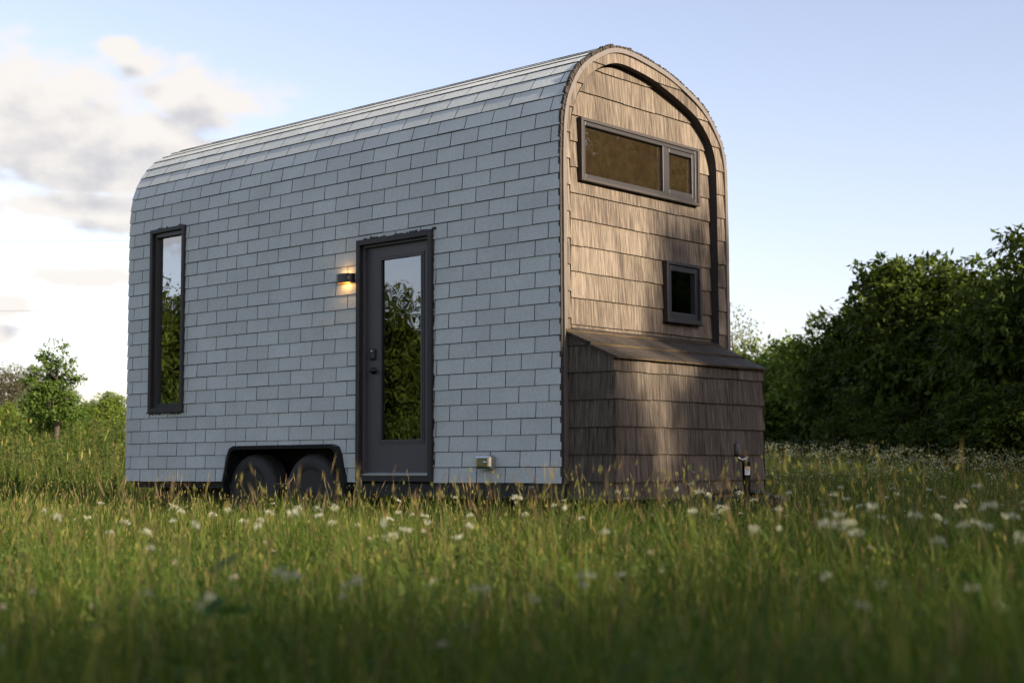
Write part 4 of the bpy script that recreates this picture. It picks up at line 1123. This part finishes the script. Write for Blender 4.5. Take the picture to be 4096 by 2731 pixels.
px_tree('sunny', 3150, 1340, 42, 'sunlit yellow-green bushy tree just right of the storage box', group=GW)
px_tree('sunny', 2985, 1375, 40, 'bright green small tree peeping out behind the house corner', wid=.8)
px_tree('wispy', 2945, 1215, 46, 'wispy pale sapling with feathery leaves above the storage box roof', name='wispy_sapling')
for px, py, F in ((4250, 900, 28), (4420, 860, 27), (3770, 1010, 37), (3570, 1120, 36), (3230, 1360, 46), (3060, 1450, 47), (4010, 1060, 36), (4700, 900, 26)):
    px_tree('broad' if py < 1200 else 'bushy', px, py, F, 'dark tree standing in the second row of the right-hand wood', group='second row of the right-hand wood')
for px, py, F in ((3420, 1560, 32), (3600, 1590, 29.5), (3790, 1560, 28), (3980, 1540, 26.5), (4150, 1500, 26), (3260, 1570, 37), (3120, 1580, 38)):
    px_tree('round', px, py, F, 'dark low shrub along the foot of the right-hand wood', 'shrub', 'low shrubs at the foot of the right-hand wood', wid=1.35, name='low_shrub')
# beyond the house, between the left shrubs and the right-hand wood
for f_, r_, h_ in ((47, -7.5, 3.4), (49, -3.5, 3.9), (48, .8, 3.6), (46, 4.4, 3.5)):
    tree('bushy', *FR(f_, r_), h_, 'bushy tree of the hedge line hidden behind the tiny house', group='hedge line behind the house')
# left of the house
px_tree('sparse', 215, 1345, 27, 'tall sparse young tree with bright green leaves left of the house', name='young_tree', wid=1.25)
px_tree('brown', 45, 1440, 37, 'dull brown-grey tree at the left edge of the photo')
px_tree('brown', 150, 1455, 39, 'dull brown-grey tree behind the sparse young tree')
px_tree('bushy', 240, 1540, 28, 'green shrub around the foot of the sparse young tree', 'shrub', name='green_shrub', wid=1.0)
px_tree('sunny', 440, 1560, 36, 'rounded green shrub on the skyline beside the house wall', 'shrub', name='green_shrub')
px_tree('sunny', 350, 1590, 36, 'low green shrub on the skyline left of the rounded one', 'shrub', name='green_shrub')
px_tree('sunny', 30, 1600, 30, 'bright leafy shrub at the left edge below the brown tree', 'shrub', name='green_shrub')
px_tree('bushy', 130, 1560, 31, 'olive shrub between the left edge shrub and the young tree', 'shrub', name='green_shrub')
# dead branchy shrub at the right
def dead_shrub(x, y, h, seed, label, mat):
    g = np.random.default_rng(seed); mb = MB()
    for b in range(22):
        a = g.uniform(0, 6.28); ln = h * g.uniform(.5, 1); p0 = Vector((g.normal(0, .06), g.normal(0, .06), 0)); p1 = p0 + Vector((math.cos(a) * .18 * ln, math.sin(a) * .18 * ln, ln * .5)); p2 = p1 + Vector((math.cos(a) * .3 * ln, math.sin(a) * .3 * ln, ln * .5))
        mb.tube([p0, p1, p2], [.012, .008, .003], 5)
        for c in range(4):
            q = p1.lerp(p2, g.uniform(0, .9)); mb.tube([q, q + Vector(g.normal(0, .16, 3)) * h * .6 + Vector((0, 0, .2 * h))], [.005, .002], 4)
    o = mb.build('dead_shrub', mat); o.location = (x, y, float(ground_h(x, y)) - .03); tag(o, label, 'shrub'); return o
x, y, h = at_px(3130, 1475, 39.5); dead_shrub(x, y, h * .95, 5, 'bare pale-twigged shrub in front of the sunlit bushy tree', m_dead)

# trees beyond the frame: they shade the meadow and show in the glass
GS = 'trees beyond the right of the photo'
def sun_tree(u, v, dist, kind='tall', wid=1.0):
    """a tree on the line towards the sun whose top hides the sun at sun-plane position u (across), v (up)"""
    sh = Vector((math.cos(SUN_AZ), math.sin(SUN_AZ))); pr = Vector((-sh.y, sh.x))
    x, y = sh.x * dist + pr.x * u, sh.y * dist + pr.y * u
    h = v + Z0 + dist * math.tan(SUN_EL) - float(ground_h(x, y))
    tree(kind, x, y, h, 'tall tree of the wood that closes the meadow on the sunny side', group=GS, wid=wid)
SUN_TREES = [(-18, .2, 26, 1), (-15, .0, 22, 1), (-12.4, -.4, 26, 1), (-10.0, -.7, 23, 1), (-7.8, -.9, 26, 1), (-5.4, -1.35, 23, .9), (-3.0, -.75, 26, 1), (-.15, 1.35, 21, .30), (.1, .9, 23, .30), (1.55, 2.45, 22, .26), (1.75, 2.2, 20, .3), (-1.0, -.35, 26, .8), (1.95, 2.4, 21, .52), (4.2, 2.7, 22, 1), (2.9, 2.1, 25, .6), (6.2, 2.4, 26, 1), (9, 2.6, 24, 1), (13, 2.6, 22, 1), (17, 2.3, 22, 1), (21, 2.2, 22, 1), (26, 2.2, 22, 1), (31, 2.4, 22, 1)]
for u, v, d_, w_ in SUN_TREES: sun_tree(u, v, d_, wid=w_)
for x, y, h in ((28, 31, 14.5), (33, 36, 15.5), (24, 34, 14.0)): tree('tall', x, y, h, 'high tree added out of view to darken the upper gable window reflection', group=GS, wid=1.0)  # added unseen so the upper gable window mirrors dark foliage, not sky
GL = 'trees beyond the left of the photo'
for k in range(13):
    t = -15 + 2.6 * k; dd_ = 27 + 2.5 * math.sin(k * 2.3)
    tree('tall', -2 - .664 * dd_ + .748 * t, -.748 * dd_ - .664 * t, 4.9 + .35 * math.sin(k * 4.1) + (1.3 if k in (1, 2, 3) else 0), 'leafy tree of the hedgerow reflected in the door glass', group=GL, wid=1.15)
for k in range(11):
    t = -19 + 3 * k
    tree('bushy', -2 - .664 * 23.5 + .748 * t, -.748 * 23.5 - .664 * t, 2.6 + .5 * math.sin(k * 2.1), 'low bush at the foot of the hedgerow beyond the left of the photo', 'bush', 'bushes at the foot of the left hedgerow', wid=1.3, name='low_bush')

# ------------------------------------------------------------------ power line far behind
px0 = FR(62, -34); px1 = FR(62, -3)
ph = 11.0
pole = thing('utility_pole', 'wooden utility pole hidden behind the house carrying two wires', 'utility pole', (px1[0], px1[1], float(ground_h(*px1))))
mb = MB(); mb.tube([(px1[0], px1[1], -.2), (px1[0], px1[1], ph)], [.15, .10], 10); mb.build('pole', m_wood, pole)
mb = MB(); mb.box(B3, px1[0] - 1.0, px1[0] + 1.0, px1[1] - .06, px1[1] + .06, ph - .5, ph - .38); mb.build('crossarm', m_wood, pole)
for zz0, zz1, lb in ((10.15, 10.35, 'upper thin power wire crossing the sky left of the house'), (7.20, 7.35, 'lower thin power wire crossing the sky left of the house')):
    mb = MB(); pts = []
    for k in range(25):
        t = k / 24; pts.append((px0[0] + (px1[0] - px0[0]) * t, px0[1] + (px1[1] - px0[1]) * t, zz0 + (zz1 - zz0) * t - .5 * 4 * t * (1 - t) * .4 + .2))
    mb.tube(pts, .012, 5); tag(mb.build('power_wire', m_wire), lb, 'power line', 'power wires')

SC.cycles.use_denoising = True
SC.cycles.max_bounces = 8
SC.cycles.transparent_max_bounces = 12
SC.cycles.caustics_reflective = False
SC.cycles.caustics_refractive = False
SC.cycles.sample_clamp_indirect = 6
